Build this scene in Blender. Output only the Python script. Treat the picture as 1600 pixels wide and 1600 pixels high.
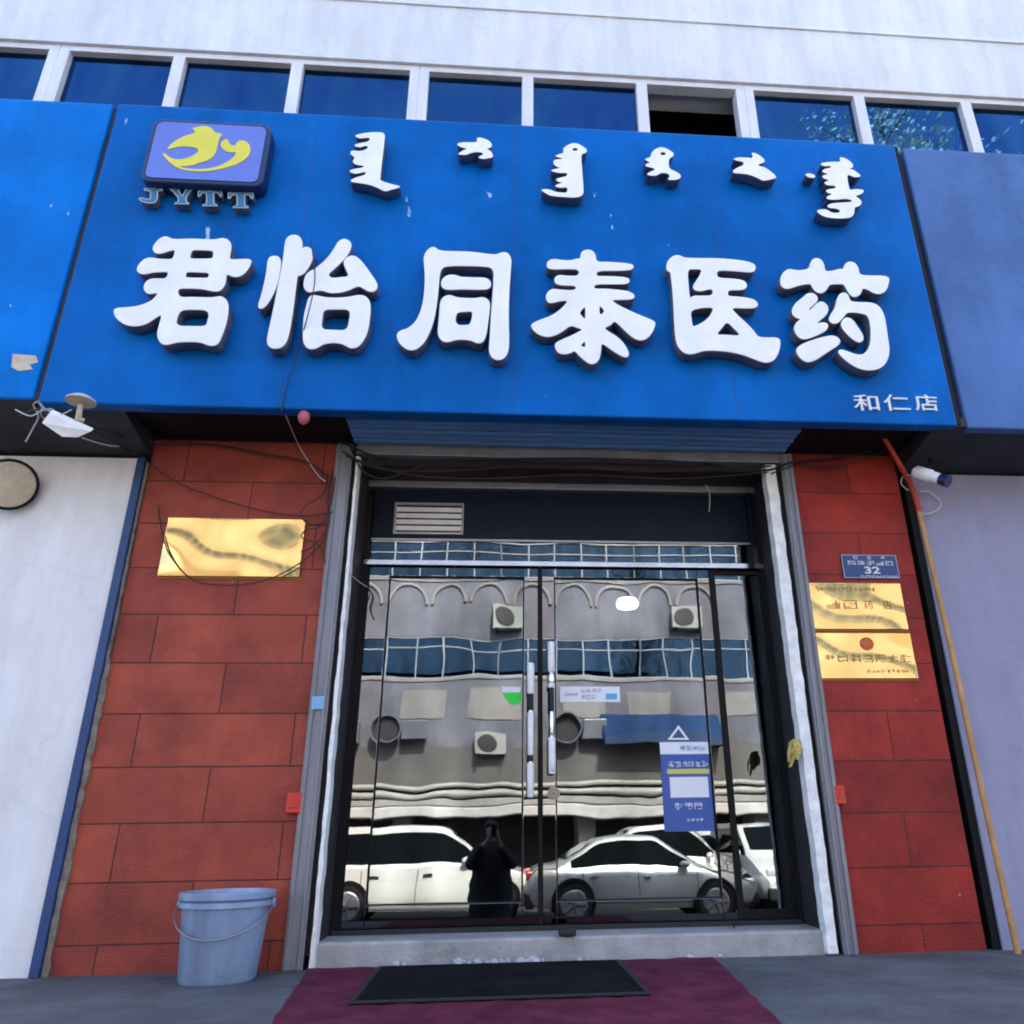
import bpy, bmesh, math, random
import numpy as np
from mathutils import Vector, Matrix
random.seed(7)
R = math.radians
scn = bpy.context.scene
for o in list(bpy.data.objects):
    bpy.data.objects.remove(o)

# ---------------------------------------------------------------- camera
F, PITCH, YAW, ROLL = 1273.834, 0.403232, 0.086742, -0.0154136
CAM = np.array([0.0, -5.16890, 0.713123])
SX, SY = 83.6220, -47.0945
cp, sp = math.cos(PITCH), math.sin(PITCH)
cy, sn = math.cos(YAW), math.sin(YAW)
FWD = np.array([sn * cp, cy * cp, sp])
R0 = np.array([cy, -sn, 0.0]); U0 = np.cross(R0, FWD)
RT = math.cos(ROLL) * R0 + math.sin(ROLL) * U0
UP = -math.sin(ROLL) * R0 + math.cos(ROLL) * U0
cd = bpy.data.cameras.new('camera')
cam = bpy.data.objects.new('camera', cd)
scn.collection.objects.link(cam)
m = Matrix.Identity(4)
for i in range(3):
    m[i][0], m[i][1], m[i][2], m[i][3] = RT[i], UP[i], -FWD[i], CAM[i]
cam.matrix_world = m
cd.sensor_fit = 'HORIZONTAL'; cd.sensor_width = 36.0
cd.lens = F / 1600 * 36
cd.shift_x = -SX / 1600; cd.shift_y = SY / 1600
cd.clip_start = 0.004; cd.clip_end = 600
scn.camera = cam

# ---------------------------------------------------------------- sky, sun, exposure
SUN_EL, SUN_AZ = R(42), R(12)          # azimuth measured from +Y towards +X (the sun stands behind the shop)
w = bpy.data.worlds.new('World'); scn.world = w; w.use_nodes = True
nt = w.node_tree
bg = nt.nodes['Background']
sky = nt.nodes.new('ShaderNodeTexSky')
sky.sky_type = 'NISHITA'; sky.sun_disc = False
sky.sun_elevation = SUN_EL; sky.sun_rotation = SUN_AZ
sky.dust_density = 3.5; sky.ozone_density = 0.4; sky.air_density = 0.8
nt.links.new(sky.outputs[0], bg.inputs[0])
bg.inputs[1].default_value = 0.15
sl = bpy.data.lights.new('sun', 'SUN'); sl.energy = 3.6; sl.angle = R(0.5); sl.color = (1.0, 0.90, 0.72)
sun = bpy.data.objects.new('sun', sl); scn.collection.objects.link(sun)
sd = Vector((math.sin(SUN_AZ) * math.cos(SUN_EL), math.cos(SUN_AZ) * math.cos(SUN_EL), math.sin(SUN_EL)))
sun.rotation_euler = sd.to_track_quat('Z', 'Y').to_euler()
scn.view_settings.view_transform = 'Standard'; scn.view_settings.look = 'None'
scn.view_settings.gamma = 1.0; scn.view_settings.use_curve_mapping = False
scn.view_settings.exposure = 2.72
scn.cycles.filter_width = 1.9
scn.cycles.max_bounces = 8; scn.cycles.glossy_bounces = 5; scn.cycles.transparent_max_bounces = 12
scn.cycles.caustics_reflective = False; scn.cycles.caustics_refractive = False

# ---------------------------------------------------------------- helpers
def at(px, py, Y):
    d = FWD + RT * ((px - 800 - SX) / F) - UP * ((py - 800 - SY) / F)
    return CAM + d * ((Y - CAM[1]) / d[1])
def gnd(px, py, z):
    d = FWD + RT * ((px - 800 - SX) / F) - UP * ((py - 800 - SY) / F)
    return CAM + d * ((z - CAM[2]) / d[2])

def tag(o, label=None, cat=None, group=None, kind=None):
    if label: o['label'] = label
    if cat: o['category'] = cat
    if group: o['group'] = group
    if kind: o['kind'] = kind
    return o
def thing(name, label, cat, loc=(0, 0, 0), rz=0, group=None):
    o = bpy.data.objects.new(name, None); scn.collection.objects.link(o)
    o.location = loc; o.rotation_euler = (0, 0, rz); o.empty_display_size = .1
    return tag(o, label, cat, group)

class MB:
    def __init__(s): s.v = []; s.f = []; s.mi = []
    def add(s, vs, fs, mi=0):
        b = len(s.v); s.v += [tuple(float(c) for c in p) for p in vs]
        for q in fs: s.f.append([b + i for i in q]); s.mi.append(mi)
        return s
    def box(s, x0, x1, y0, y1, z0, z1, mi=0):
        return s.add([(x0,y0,z0),(x1,y0,z0),(x1,y1,z0),(x0,y1,z0),(x0,y0,z1),(x1,y0,z1),(x1,y1,z1),(x0,y1,z1)],
                     [(3,2,1,0),(4,5,6,7),(0,1,5,4),(1,2,6,5),(2,3,7,6),(3,0,4,7)], mi)
    def quad(s, a, b, c, d, mi=0): return s.add([a, b, c, d], [(0,1,2,3)], mi)
    def tube(s, path, r, n=8, mi=0, cap=True):
        P = [Vector(p) for p in path]; k = len(P)
        rs = r if isinstance(r, (list, tuple)) else [r] * k
        vs = []; up = None
        for i in range(k):
            t = (P[min(i+1,k-1)] - P[max(i-1,0)]).normalized()
            if up is None:
                up = Vector((0,0,1)) if abs(t.z) < .9 else Vector((1,0,0))
            up = (up - t * up.dot(t)).normalized(); sd_ = t.cross(up)
            for j in range(n):
                a = 2 * math.pi * j / n
                vs.append(P[i] + (up * math.cos(a) + sd_ * math.sin(a)) * rs[i])
        fs = []
        for i in range(k-1):
            for j in range(n):
                fs.append((i*n+j, (i+1)*n+j, (i+1)*n+(j+1)%n, i*n+(j+1)%n)[::-1])
        if cap: fs += [tuple(range(n)), tuple(range((k-1)*n, k*n))[::-1]]
        return s.add(vs, fs, mi)
    def lathe(s, prof, c=(0,0,0), n=32, axis='z', mi=0, sq=(1,1)):
        vs = []; k = len(prof)
        for r, h in prof:
            for j in range(n):
                a = 2 * math.pi * j / n
                x, y = r * math.cos(a) * sq[0], r * math.sin(a) * sq[1]
                p = (x, y, h) if axis == 'z' else (x, h, y) if axis == 'y' else (h, x, y)
                vs.append((c[0]+p[0], c[1]+p[1], c[2]+p[2]))
        fs = []
        for i in range(k-1):
            for j in range(n):
                fs.append((i*n+j, i*n+(j+1)%n, (i+1)*n+(j+1)%n, (i+1)*n+j))
        fs += [tuple(range(n))[::-1], tuple(range((k-1)*n, k*n))]
        return s.add(vs, fs, mi)
    def prism(s, pts, y0, y1, mi=0):          # (x, z) outline between two depths
        n = len(pts)
        vs = [(x, y0, z) for x, z in pts] + [(x, y1, z) for x, z in pts]
        fs = [tuple(range(n)), tuple(range(n, 2*n))[::-1]] + [(i, n+i, n+(i+1)%n, (i+1)%n) for i in range(n)]
        return s.add(vs, fs, mi)
    def build(s, name, mats, parent=None, smooth=False, bevel=0, local=False, seg=2):
        v = s.v
        if parent is not None and not local:
            L = parent
            off = Vector((0,0,0))
            while L is not None: off += Vector(L.location); L = L.parent
            v = [(p[0]-off.x, p[1]-off.y, p[2]-off.z) for p in v]
        base = (0,0,0)
        if parent is None and not local:
            a = np.array(v); base = ((a[:,0].min()+a[:,0].max())/2, (a[:,1].min()+a[:,1].max())/2, a[:,2].min())
            v = [(p[0]-base[0], p[1]-base[1], p[2]-base[2]) for p in v]
        me = bpy.data.meshes.new(name); me.from_pydata(v, [], s.f); 
        for mt in (mats if isinstance(mats, (list, tuple)) else [mats]): me.materials.append(mt)
        for p, i in zip(me.polygons, s.mi): p.material_index = i
        bm = bmesh.new(); bm.from_mesh(me); bmesh.ops.recalc_face_normals(bm, faces=bm.faces); bm.to_mesh(me); bm.free()
        if smooth:
            for p in me.polygons: p.use_smooth = True
            me.set_sharp_from_angle(angle=R(40))
        o = bpy.data.objects.new(name, me); scn.collection.objects.link(o)
        o.location = base
        if parent is not None: o.parent = parent
        if bevel:
            b = o.modifiers.new('bevel', 'BEVEL'); b.width = bevel; b.segments = seg; b.limit_method = 'ANGLE'; b.angle_limit = R(35)
        return o
def copy_tree(o, parent=None):
    c = o.copy(); scn.collection.objects.link(c); c.parent = parent
    for ch in list(o.children): copy_tree(ch, c)
    return c

def bake(o):                                   # evaluated copy of a curve / text / skin object as plain mesh data
    dg = bpy.context.evaluated_depsgraph_get()
    return bpy.data.meshes.new_from_object(o.evaluated_get(dg))

# ---------------------------------------------------------------- materials
M = {}
def mat(name, col, rough=.6, metal=0.0, var=.0, vscale=3.0, bump=0.0, bscale=40.0, spec=.5, bdist=.01, bdet=5, grime=0, col2=None, emis=None, coat=0, stretch=(1,1,1)):
    m = bpy.data.materials.new(name); m.use_nodes = True
    n = m.node_tree.nodes; l = m.node_tree.links; b = n['Principled BSDF']
    b.inputs['Base Color'].default_value = (*col, 1); b.inputs['Roughness'].default_value = rough
    b.inputs['Metallic'].default_value = metal; b.inputs['Specular IOR Level'].default_value = spec
    if coat: b.inputs['Coat Weight'].default_value = coat; b.inputs['Coat Roughness'].default_value = .05
    tc = n.new('ShaderNodeTexCoord'); mp = n.new('ShaderNodeMapping'); mp.inputs['Scale'].default_value = stretch
    l.new(tc.outputs['Object'], mp.inputs[0])
    if var:
        t = n.new('ShaderNodeTexNoise'); t.inputs['Scale'].default_value = vscale; t.inputs['Detail'].default_value = 7; t.inputs['Roughness'].default_value = .65
        l.new(mp.outputs[0], t.inputs['Vector'])
        r = n.new('ShaderNodeValToRGB'); r.color_ramp.elements[0].position = .3; r.color_ramp.elements[1].position = .72
        c2 = col2 or tuple(max(0, c * (1 - var)) for c in col)
        r.color_ramp.elements[0].color = (*c2, 1); r.color_ramp.elements[1].color = (*[min(1, c * (1 + var * .4)) for c in col], 1)
        l.new(t.outputs['Fac'], r.inputs[0]); l.new(r.outputs[0], b.inputs['Base Color'])
        rr = n.new('ShaderNodeMapRange'); rr.inputs['To Min'].default_value = min(1, rough * 1.2); rr.inputs['To Max'].default_value = rough * .8
        l.new(t.outputs['Fac'], rr.inputs['Value']); l.new(rr.outputs[0], b.inputs['Roughness'])
    if bump:
        t2 = n.new('ShaderNodeTexNoise'); t2.inputs['Scale'].default_value = bscale; t2.inputs['Detail'].default_value = bdet
        l.new(mp.outputs[0], t2.inputs['Vector'])
        bp = n.new('ShaderNodeBump'); bp.inputs['Strength'].default_value = bump; bp.inputs['Distance'].default_value = bdist
        l.new(t2.outputs['Fac'], bp.inputs['Height']); l.new(bp.outputs[0], b.inputs['Normal'])
    if grime:                       # rain streaks, blotches and hairline cracks
        gm = n.new('ShaderNodeMapping'); gm.inputs['Scale'].default_value = (3.2, 3.2, .55); l.new(tc.outputs['Object'], gm.inputs[0])
        gt = n.new('ShaderNodeTexNoise'); gt.inputs['Scale'].default_value = 1.3; gt.inputs['Detail'].default_value = 8; gt.inputs['Roughness'].default_value = .7
        l.new(gm.outputs[0], gt.inputs['Vector'])
        gr = n.new('ShaderNodeValToRGB'); gr.color_ramp.elements[0].position = .40; gr.color_ramp.elements[0].color = (.66,.64,.61,1); gr.color_ramp.elements[1].position = .62; gr.color_ramp.elements[1].color = (1,1,1,1)
        l.new(gt.outputs['Fac'], gr.inputs[0])
        gb = n.new('ShaderNodeTexNoise'); gb.inputs['Scale'].default_value = 3.1; gb.inputs['Detail'].default_value = 9; gb.inputs['Roughness'].default_value = .75
        l.new(tc.outputs['Object'], gb.inputs['Vector'])
        g2 = n.new('ShaderNodeValToRGB'); g2.color_ramp.elements[0].position = .655; g2.color_ramp.elements[0].color = (1,1,1,1); g2.color_ramp.elements[1].position = .70; g2.color_ramp.elements[1].color = (.60,.53,.44,1)
        l.new(gb.outputs['Fac'], g2.inputs[0])
        vo = n.new('ShaderNodeTexVoronoi'); vo.feature = 'DISTANCE_TO_EDGE'; vo.inputs['Scale'].default_value = .9
        va = n.new('ShaderNodeMixRGB'); va.blend_type = 'ADD'; va.inputs[0].default_value = .35
        l.new(tc.outputs['Object'], va.inputs[1]); l.new(gb.outputs['Color'], va.inputs[2]); l.new(va.outputs[0], vo.inputs['Vector'])
        g3 = n.new('ShaderNodeValToRGB'); g3.color_ramp.elements[0].position = .001; g3.color_ramp.elements[0].color = (.45,.43,.42,1); g3.color_ramp.elements[1].position = .004; g3.color_ramp.elements[1].color = (1,1,1,1)
        l.new(vo.outputs['Distance'], g3.inputs[0])
        src = b.inputs['Base Color'].links[0].from_socket if b.inputs['Base Color'].links else None
        prev = src
        for g_, f_ in ((gr, grime), (g2, min(1, grime*1.2)), (g3, min(1, grime*.9))):
            mx = n.new('ShaderNodeMixRGB'); mx.blend_type = 'MULTIPLY'; mx.inputs[0].default_value = f_
            if prev is None: mx.inputs[1].default_value = (*col, 1)
            else: l.new(prev, mx.inputs[1])
            l.new(g_.outputs[0], mx.inputs[2]); prev = mx.outputs[0]
        l.new(prev, b.inputs['Base Color'])
    if emis:
        b.inputs['Emission Color'].default_value = (*emis[:3], 1); b.inputs['Emission Strength'].default_value = emis[3]
    M[name] = m; return m
def glass(name, fac, tint=(.55,.6,.62), warp=.0, rough=.0, gcol=(.95,.97,1), wscale=1.6):
    m = bpy.data.materials.new(name); m.use_nodes = True
    n = m.node_tree.nodes; l = m.node_tree.links; n.remove(n['Principled BSDF'])
    t = n.new('ShaderNodeBsdfTransparent'); t.inputs[0].default_value = (*tint, 1)
    g = n.new('ShaderNodeBsdfGlossy'); g.inputs[0].default_value = (*gcol, 1); g.inputs['Roughness'].default_value = rough
    x = n.new('ShaderNodeMixShader')
    fr = n.new('ShaderNodeFresnel'); fr.inputs[0].default_value = 1.5
    mr = n.new('ShaderNodeMapRange'); mr.inputs['From Min'].default_value = .04; mr.inputs['From Max'].default_value = 1
    mr.inputs['To Min'].default_value = fac; mr.inputs['To Max'].default_value = 1
    l.new(fr.outputs[0], mr.inputs[0])
    tg = n.new('ShaderNodeTexCoord'); sm = n.new('ShaderNodeTexNoise'); sm.inputs['Scale'].default_value = 2.2; sm.inputs['Detail'].default_value = 6
    mpg = n.new('ShaderNodeMapping'); mpg.inputs['Scale'].default_value = (1.6, 1, .55); l.new(tg.outputs['Object'], mpg.inputs[0]); l.new(mpg.outputs[0], sm.inputs['Vector'])
    rs = n.new('ShaderNodeMapRange'); rs.inputs['From Min'].default_value = .3; rs.inputs['From Max'].default_value = .7; rs.inputs['To Min'].default_value = .62; rs.inputs['To Max'].default_value = 1.2
    l.new(sm.outputs['Fac'], rs.inputs[0]); mm = n.new('ShaderNodeMath'); mm.operation = 'MULTIPLY'; mm.use_clamp = True
    l.new(mr.outputs[0], mm.inputs[0]); l.new(rs.outputs[0], mm.inputs[1]); l.new(mm.outputs[0], x.inputs[0])
    l.new(t.outputs[0], x.inputs[1]); l.new(g.outputs[0], x.inputs[2])
    l.new(x.outputs[0], n['Material Output'].inputs[0])
    if warp:
        tc = n.new('ShaderNodeTexCoord'); tx = n.new('ShaderNodeTexNoise'); tx.inputs['Scale'].default_value = wscale; tx.inputs['Detail'].default_value = 1.5
        l.new(tc.outputs['Object'], tx.inputs['Vector'])
        bp = n.new('ShaderNodeBump'); bp.inputs['Strength'].default_value = 1; bp.inputs['Distance'].default_value = warp
        l.new(tx.outputs['Fac'], bp.inputs['Height']); l.new(bp.outputs[0], g.inputs['Normal'])
    M[name] = m; return m

def brick_mat(name, c1, c2, xoff):
    m = bpy.data.materials.new(name); m.use_nodes = True
    n = m.node_tree.nodes; l = m.node_tree.links; b = n['Principled BSDF']
    tc = n.new('ShaderNodeTexCoord'); sx = n.new('ShaderNodeSeparateXYZ'); cx = n.new('ShaderNodeCombineXYZ')
    geo = n.new('ShaderNodeNewGeometry'); l.new(geo.outputs['Position'], sx.inputs[0])
    ax = n.new('ShaderNodeMath'); ax.operation = 'ADD'; ax.inputs[1].default_value = xoff
    az = n.new('ShaderNodeMath'); az.operation = 'ADD'; az.inputs[1].default_value = 3.0 - .18
    l.new(sx.outputs['X'], ax.inputs[0]); l.new(sx.outputs['Z'], az.inputs[0])
    l.new(ax.outputs[0], cx.inputs[0]); l.new(az.outputs[0], cx.inputs[1])
    br = n.new('ShaderNodeTexBrick'); br.offset = .5; br.squash = 1
    br.inputs['Scale'].default_value = 1; br.inputs['Brick Width'].default_value = .9; br.inputs['Row Height'].default_value = .3
    br.inputs['Mortar Size'].default_value = .0042; br.inputs['Mortar Smooth'].default_value = .2; br.inputs['Bias'].default_value = 0
    br.inputs['Color1'].default_value = (*c1, 1); br.inputs['Color2'].default_value = (*c2, 1); br.inputs['Mortar'].default_value = (.075, .026, .022, 1)
    l.new(cx.outputs[0], br.inputs['Vector'])
    # weathering: stains, pale scuffs and rough stone grain
    t = n.new('ShaderNodeTexNoise'); t.inputs['Scale'].default_value = 2.3; t.inputs['Detail'].default_value = 8; t.inputs['Roughness'].default_value = .7
    l.new(geo.outputs['Position'], t.inputs['Vector'])
    r = n.new('ShaderNodeValToRGB'); r.color_ramp.elements[0].position = .32; r.color_ramp.elements[0].color = (.50, .46, .48, 1); r.color_ramp.elements[1].position = .7; r.color_ramp.elements[1].color = (1.12, 1.08, 1.05, 1)
    l.new(t.outputs['Fac'], r.inputs[0])
    mx = n.new('ShaderNodeMixRGB'); mx.blend_type = 'MULTIPLY'; mx.inputs[0].default_value = 1
    l.new(br.outputs['Color'], mx.inputs[1]); l.new(r.outputs[0], mx.inputs[2])
    sp_ = n.new('ShaderNodeTexNoise'); sp_.inputs['Scale'].default_value = 14; sp_.inputs['Detail'].default_value = 3
    l.new(geo.outputs['Position'], sp_.inputs['Vector'])
    rs = n.new('ShaderNodeValToRGB'); rs.color_ramp.elements[0].position = .735; rs.color_ramp.elements[0].color = (0,0,0,1); rs.color_ramp.elements[1].position = .79; rs.color_ramp.elements[1].color = (.7,.7,.7,1)
    l.new(sp_.outputs['Fac'], rs.inputs[0])
    m2 = n.new('ShaderNodeMixRGB'); m2.inputs[2].default_value = (.55, .33, .26, 1)
    l.new(rs.outputs[0], m2.inputs[0]); l.new(mx.outputs[0], m2.inputs[1]); l.new(m2.outputs[0], b.inputs['Base Color'])
    b.inputs['Roughness'].default_value = .62; b.inputs['Specular IOR Level'].default_value = .35
    g = n.new('ShaderNodeTexNoise'); g.inputs['Scale'].default_value = 90; g.inputs['Detail'].default_value = 6
    l.new(geo.outputs['Position'], g.inputs['Vector'])
    md = n.new('ShaderNodeMath'); md.operation = 'MULTIPLY_ADD'; md.inputs[1].default_value = -.6
    l.new(br.outputs['Fac'], md.inputs[0]); l.new(g.outputs['Fac'], md.inputs[2])
    bp = n.new('ShaderNodeBump'); bp.inputs['Strength'].default_value = .7; bp.inputs['Distance'].default_value = .01
    l.new(md.outputs[0], bp.inputs['Height']); l.new(bp.outputs[0], b.inputs['Normal'])
    M[name] = m; return m

def sign_mat(name, col, fleck=.77, rough=.38):
    m = mat(name, col, rough, var=.35, vscale=1.1, bump=.5, bscale=2.0, bdet=1, bdist=.02, spec=.07, grime=.3)
    n = m.node_tree.nodes; l = m.node_tree.links; b = n['Principled BSDF']
    base = b.inputs['Base Color'].links[0].from_socket
    tc = n.new('ShaderNodeTexCoord'); mp = n.new('ShaderNodeMapping'); mp.inputs['Scale'].default_value = (2.6, 2.6, 1.0)
    l.new(tc.outputs['Object'], mp.inputs[0])
    t = n.new('ShaderNodeTexNoise'); t.inputs['Scale'].default_value = 3.2; t.inputs['Detail'].default_value = 4
    l.new(mp.outputs[0], t.inputs['Vector'])
    r = n.new('ShaderNodeValToRGB'); r.color_ramp.elements[0].position = fleck; r.color_ramp.elements[0].color = (0,0,0,1); r.color_ramp.elements[1].position = fleck + .02; r.color_ramp.elements[1].color = (.8,.8,.8,1)
    l.new(t.outputs['Fac'], r.inputs[0])
    mx = n.new('ShaderNodeMixRGB'); mx.inputs[2].default_value = (.45, .62, .8, 1)
    l.new(r.outputs[0], mx.inputs[0]); l.new(base, mx.inputs[1]); l.new(mx.outputs[0], b.inputs['Base Color'])
    return m

brick_mat('brick_left', (.47,.088,.046), (.35,.060,.038), .30)
brick_mat('brick_right', (.45,.036,.022), (.31,.026,.018), .22)
sign_mat('sign_blue', (.001,.135,.50), .725); sign_mat('sign_blue_bright', (.001,.19,.66), .69)
sign_mat('sign_lilac', (.095,.19,.45), .9)
mat('sign_blue_seam', (.001,.05,.2), .5)
mat('letter_white', (.90,.89,.89), .45, var=.08, vscale=5, grime=.16)
mat('letter_side', (.13,.13,.165), .5, var=.5, vscale=9)
mat('letter_side_blue', (.06,.09,.16), .5, var=.4, vscale=9)
mat('letter_teal', (.03,.16,.30), .4); mat('initial_edge', (.42,.56,.68), .45)
mat('logo_blue', (.13,.19,.62), .4, var=.12); mat('logo_yellow', (.78,.68,.05), .45, var=.1); mat('logo_side', (.004,.018,.08), .4)
mat('galv', (.25,.25,.28), .5, metal=.2, var=.35, vscale=6, bump=.1, stretch=(1,1,.15))
mat('foam_white', (.92,.90,.88), .8, var=.25, vscale=12, bump=.9, bscale=30)
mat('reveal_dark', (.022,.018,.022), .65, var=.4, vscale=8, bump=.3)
mat('maroon_dark', (.035,.014,.017), .6, var=.5, vscale=7, bump=.3)
mat('black', (.006,.006,.007), .6, spec=.2); mat('black_rubber', (.012,.012,.014), .7, bump=.2)
mat('board_navy', (.003,.009,.026), .5, var=.3, vscale=2, spec=.2)
mat('alu_dull', (.33,.33,.36), .4, metal=.6, var=.3, vscale=5)
mat('steel', (.60,.60,.63), .10, metal=1.0, bump=.02, bscale=3)
mat('steel_bright', (.72,.72,.74), .18, metal=1.0)
mat('white_plastic', (.90,.89,.88), .45, var=.15, vscale=20); mat('ivory', (.62,.52,.38), .6, var=.3, vscale=12)
mat('wall_white', (.86,.83,.83), .75, var=.10, vscale=1.2, bump=.35, bscale=14, grime=.28)
mat('wall_lilac', (.32,.31,.45), .7, var=.15, vscale=1.0, bump=.35, bscale=14, grime=.28)
mat('trim_blue', (.012,.055,.17), .5, var=.3, vscale=6)
mat('mortar', (.30,.25,.20), .9, var=.6, vscale=14, bump=1, bscale=35)
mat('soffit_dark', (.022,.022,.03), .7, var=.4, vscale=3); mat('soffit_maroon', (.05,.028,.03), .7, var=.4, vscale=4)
mat('shutter_blue', (.13,.34,.70), .4, metal=.0, var=.25, vscale=2, stretch=(.3,1,1))
mat('tile_white', (.74,.74,.75), .5, var=.12, vscale=.7, bump=.3, bscale=16, grime=.4)
mat('frame_white', (.76,.76,.80), .4, var=.1, grime=.3)
mat('concrete', (.125,.13,.142), .85, var=.5, vscale=2.2, bump=1, bscale=45, grime=.6)
mat('concrete_step', (.40,.39,.38), .8, var=.4, vscale=4, bump=.5, bscale=40)
mat('asphalt', (.055,.055,.058), .9, var=.35, vscale=.8, bump=.6, bscale=80)
mat('carpet', (.165,.032,.062), .95, spec=.1, var=.6, vscale=4, bump=.8, bscale=180)
mat('mat_black', (.012,.012,.014), .95, spec=.08, var=.9, vscale=3.2, col2=(.003,.003,.005), bump=1, bscale=160)
mat('bucket', (.29,.38,.56), .42, var=.3, vscale=5, stretch=(1,1,.4), grime=.45); mat('wire_metal', (.35,.33,.34), .35, metal=.9)
mat('gold', (.74,.49,.19), .07, metal=1.0, bump=1.0, bscale=1.7, bdist=.085, bdet=0)
mat('gold_edge', (.28,.16,.05), .35, metal=1.0); mat('engrave', (.30,.17,.05), .6)
mat('emblem_red', (.55,.06,.015), .5); mat('plate_blue', (.008,.045,.17), .35, var=.1); mat('plate_white', (.72,.74,.76), .5)
mat('red_plastic', (.62,.035,.02), .45, var=.2, vscale=10); mat('sticker_blue', (.20,.42,.66), .5); mat('sticker_white', (.80,.82,.88), .5)
mat('sticker_green', (.02,.75,.06), .5); mat('ink_blue', (.05,.20,.55), .5); mat('cyan_ink', (.10,.42,.72), .5)
mat('poster_blue', (.04,.10,.36), .5); mat('poster_yellow', (.62,.60,.12), .5); mat('grey_ink', (.30,.31,.36), .6)
mat('bamboo', (.52,.27,.09), .5, var=.35, vscale=8); mat('pole_red', (.50,.05,.035), .5, var=.2)
mat('cable_black', (.012,.011,.012), .55); mat('cable_white', (.58,.56,.56), .5)
mat('ribbon', (.52,.42,.12), .8, var=.3, vscale=20); mat('pink', (.45,.10,.12), .5)
mat('rubble', (.52,.52,.56), .9, var=.3, vscale=30, bump=.8)
mat('lamp_glow', (.9,.9,.9), .5, emis=(1,.95,.9,2.2))
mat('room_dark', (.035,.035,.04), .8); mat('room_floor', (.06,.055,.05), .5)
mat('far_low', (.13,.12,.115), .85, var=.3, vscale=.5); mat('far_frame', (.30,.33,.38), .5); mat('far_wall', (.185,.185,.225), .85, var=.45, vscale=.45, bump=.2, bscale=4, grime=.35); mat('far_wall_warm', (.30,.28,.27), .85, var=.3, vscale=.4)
mat('far_white', (.55,.54,.51), .7, var=.25, vscale=2); mat('far_dark', (.02,.018,.018), .7, var=.5, vscale=1.5)
mat('tarp_blue', (.006,.04,.13), .55, var=.3, vscale=2); mat('ac_white', (.34,.345,.31), .5, var=.15); mat('grille_dark', (.02,.02,.022), .5)
mat('car_white', (.80,.78,.72), .28, coat=.8); mat('car_silver', (.52,.54,.52), .30, metal=.35, coat=.8); mat('car_brown', (.24,.13,.11), .3, metal=.3, coat=.8)
mat('car_grey', (.20,.20,.23), .3, metal=.4, coat=.8)
mat('car_glass', (.006,.008,.009), .03, spec=.12); mat('tyre', (.015,.015,.016), .8); mat('lamp_red', (.35,.01,.01), .25); mat('lamp_clear', (.6,.62,.65), .15, spec=.8)
mat('skin', (.50,.29,.21), .5); mat('hair', (.014,.011,.010), .5, bump=.5, bscale=90); mat('coat', (.010,.010,.012), .75, var=.4, vscale=14, bump=.5, bscale=12)
mat('trousers', (.02,.021,.027), .85); mat('shoe', (.02,.018,.018), .5); mat('bark', (.12,.10,.085), .9, var=.5, vscale=10, bump=1, bscale=30)
def leaf_mat():
    m = mat('leaf', (.75,.70,.52), .6); n = m.node_tree.nodes; l = m.node_tree.links
    oi = n.new('ShaderNodeTexNoise'); oi.inputs['Scale'].default_value = 1.3
    r = n.new('ShaderNodeValToRGB'); r.color_ramp.elements[0].position = .38; r.color_ramp.elements[0].color = (.70,.66,.5,1); r.color_ramp.elements[1].position = .6; r.color_ramp.elements[1].color = (.85,.82,.68,1)
    tc = n.new('ShaderNodeTexCoord'); l.new(tc.outputs['Object'], oi.inputs['Vector'])
    l.new(oi.outputs['Fac'], r.inputs[0]); l.new(r.outputs[0], n['Principled BSDF'].inputs['Base Color'])
leaf_mat()
glass('door_glass', .150, rough=.009, warp=.0017, wscale=1.9, gcol=(.82,.90,1)); glass('transom_glass', .13, rough=.008, warp=.0012)
glass('upper_glass', .15, tint=(.10,.18,.35), warp=.001, gcol=(.14,.46,1.0)); glass('far_glass', .075, tint=(.1,.15,.2), gcol=(.3,.6,1.0))

# ---------------------------------------------------------------- outlines -> solid shapes
def chaikin(P, n=2):
    P = np.array(P, float)
    for _ in range(n):
        Q = np.roll(P, -1, 0); P = np.stack([.75 * P + .25 * Q, .25 * P + .75 * Q], 1).reshape(-1, 2)
    return P
def solid(name, loops, Yback, depth, mats, parent, bevel=.0, origin=None, side=1, mside=None):
    """loops: closed outlines in wall coordinates (x, z); the solid stands from Yback out towards the street."""
    allp = np.concatenate(loops); c = (allp.min(0) + allp.max(0)) / 2
    cu = bpy.data.curves.new(name, 'CURVE'); cu.dimensions = '2D'; cu.fill_mode = 'BOTH'
    cu.extrude = depth / 2 - bevel; cu.bevel_depth = bevel; cu.bevel_resolution = 1
    for L in loops:
        s = cu.splines.new('POLY'); s.points.add(len(L) - 1)
        for p, q in zip(s.points, L): p.co = (q[0] - c[0], q[1] - c[1], 0, 1)
        s.use_cyclic_u = True
    o = bpy.data.objects.new(name, cu); scn.collection.objects.link(o)
    return finish_flat(o, name, c, Yback, depth, mats, parent)
def finish_flat(o, name, c, Yback, depth, mats, parent):
    me = bake(o); cu = o.data; bpy.data.objects.remove(o); bpy.data.curves.remove(cu)
    me.name = name; me.materials.clear()
    for mt in mats: me.materials.append(mt)
    for p in me.polygons: p.material_index = 0 if (abs(p.normal.z) > .45 or len(mats) == 1) else 1
    me.transform(Matrix.Rotation(R(90), 4, 'X'))
    ob = bpy.data.objects.new(name, me); scn.collection.objects.link(ob)
    loc = Vector((c[0], Yback - depth / 2, c[1]))
    if parent is not None:
        L = parent
        while L is not None: loc -= Vector(L.location); L = L.parent
        ob.parent = parent
    ob.location = loc
    return ob
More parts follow.
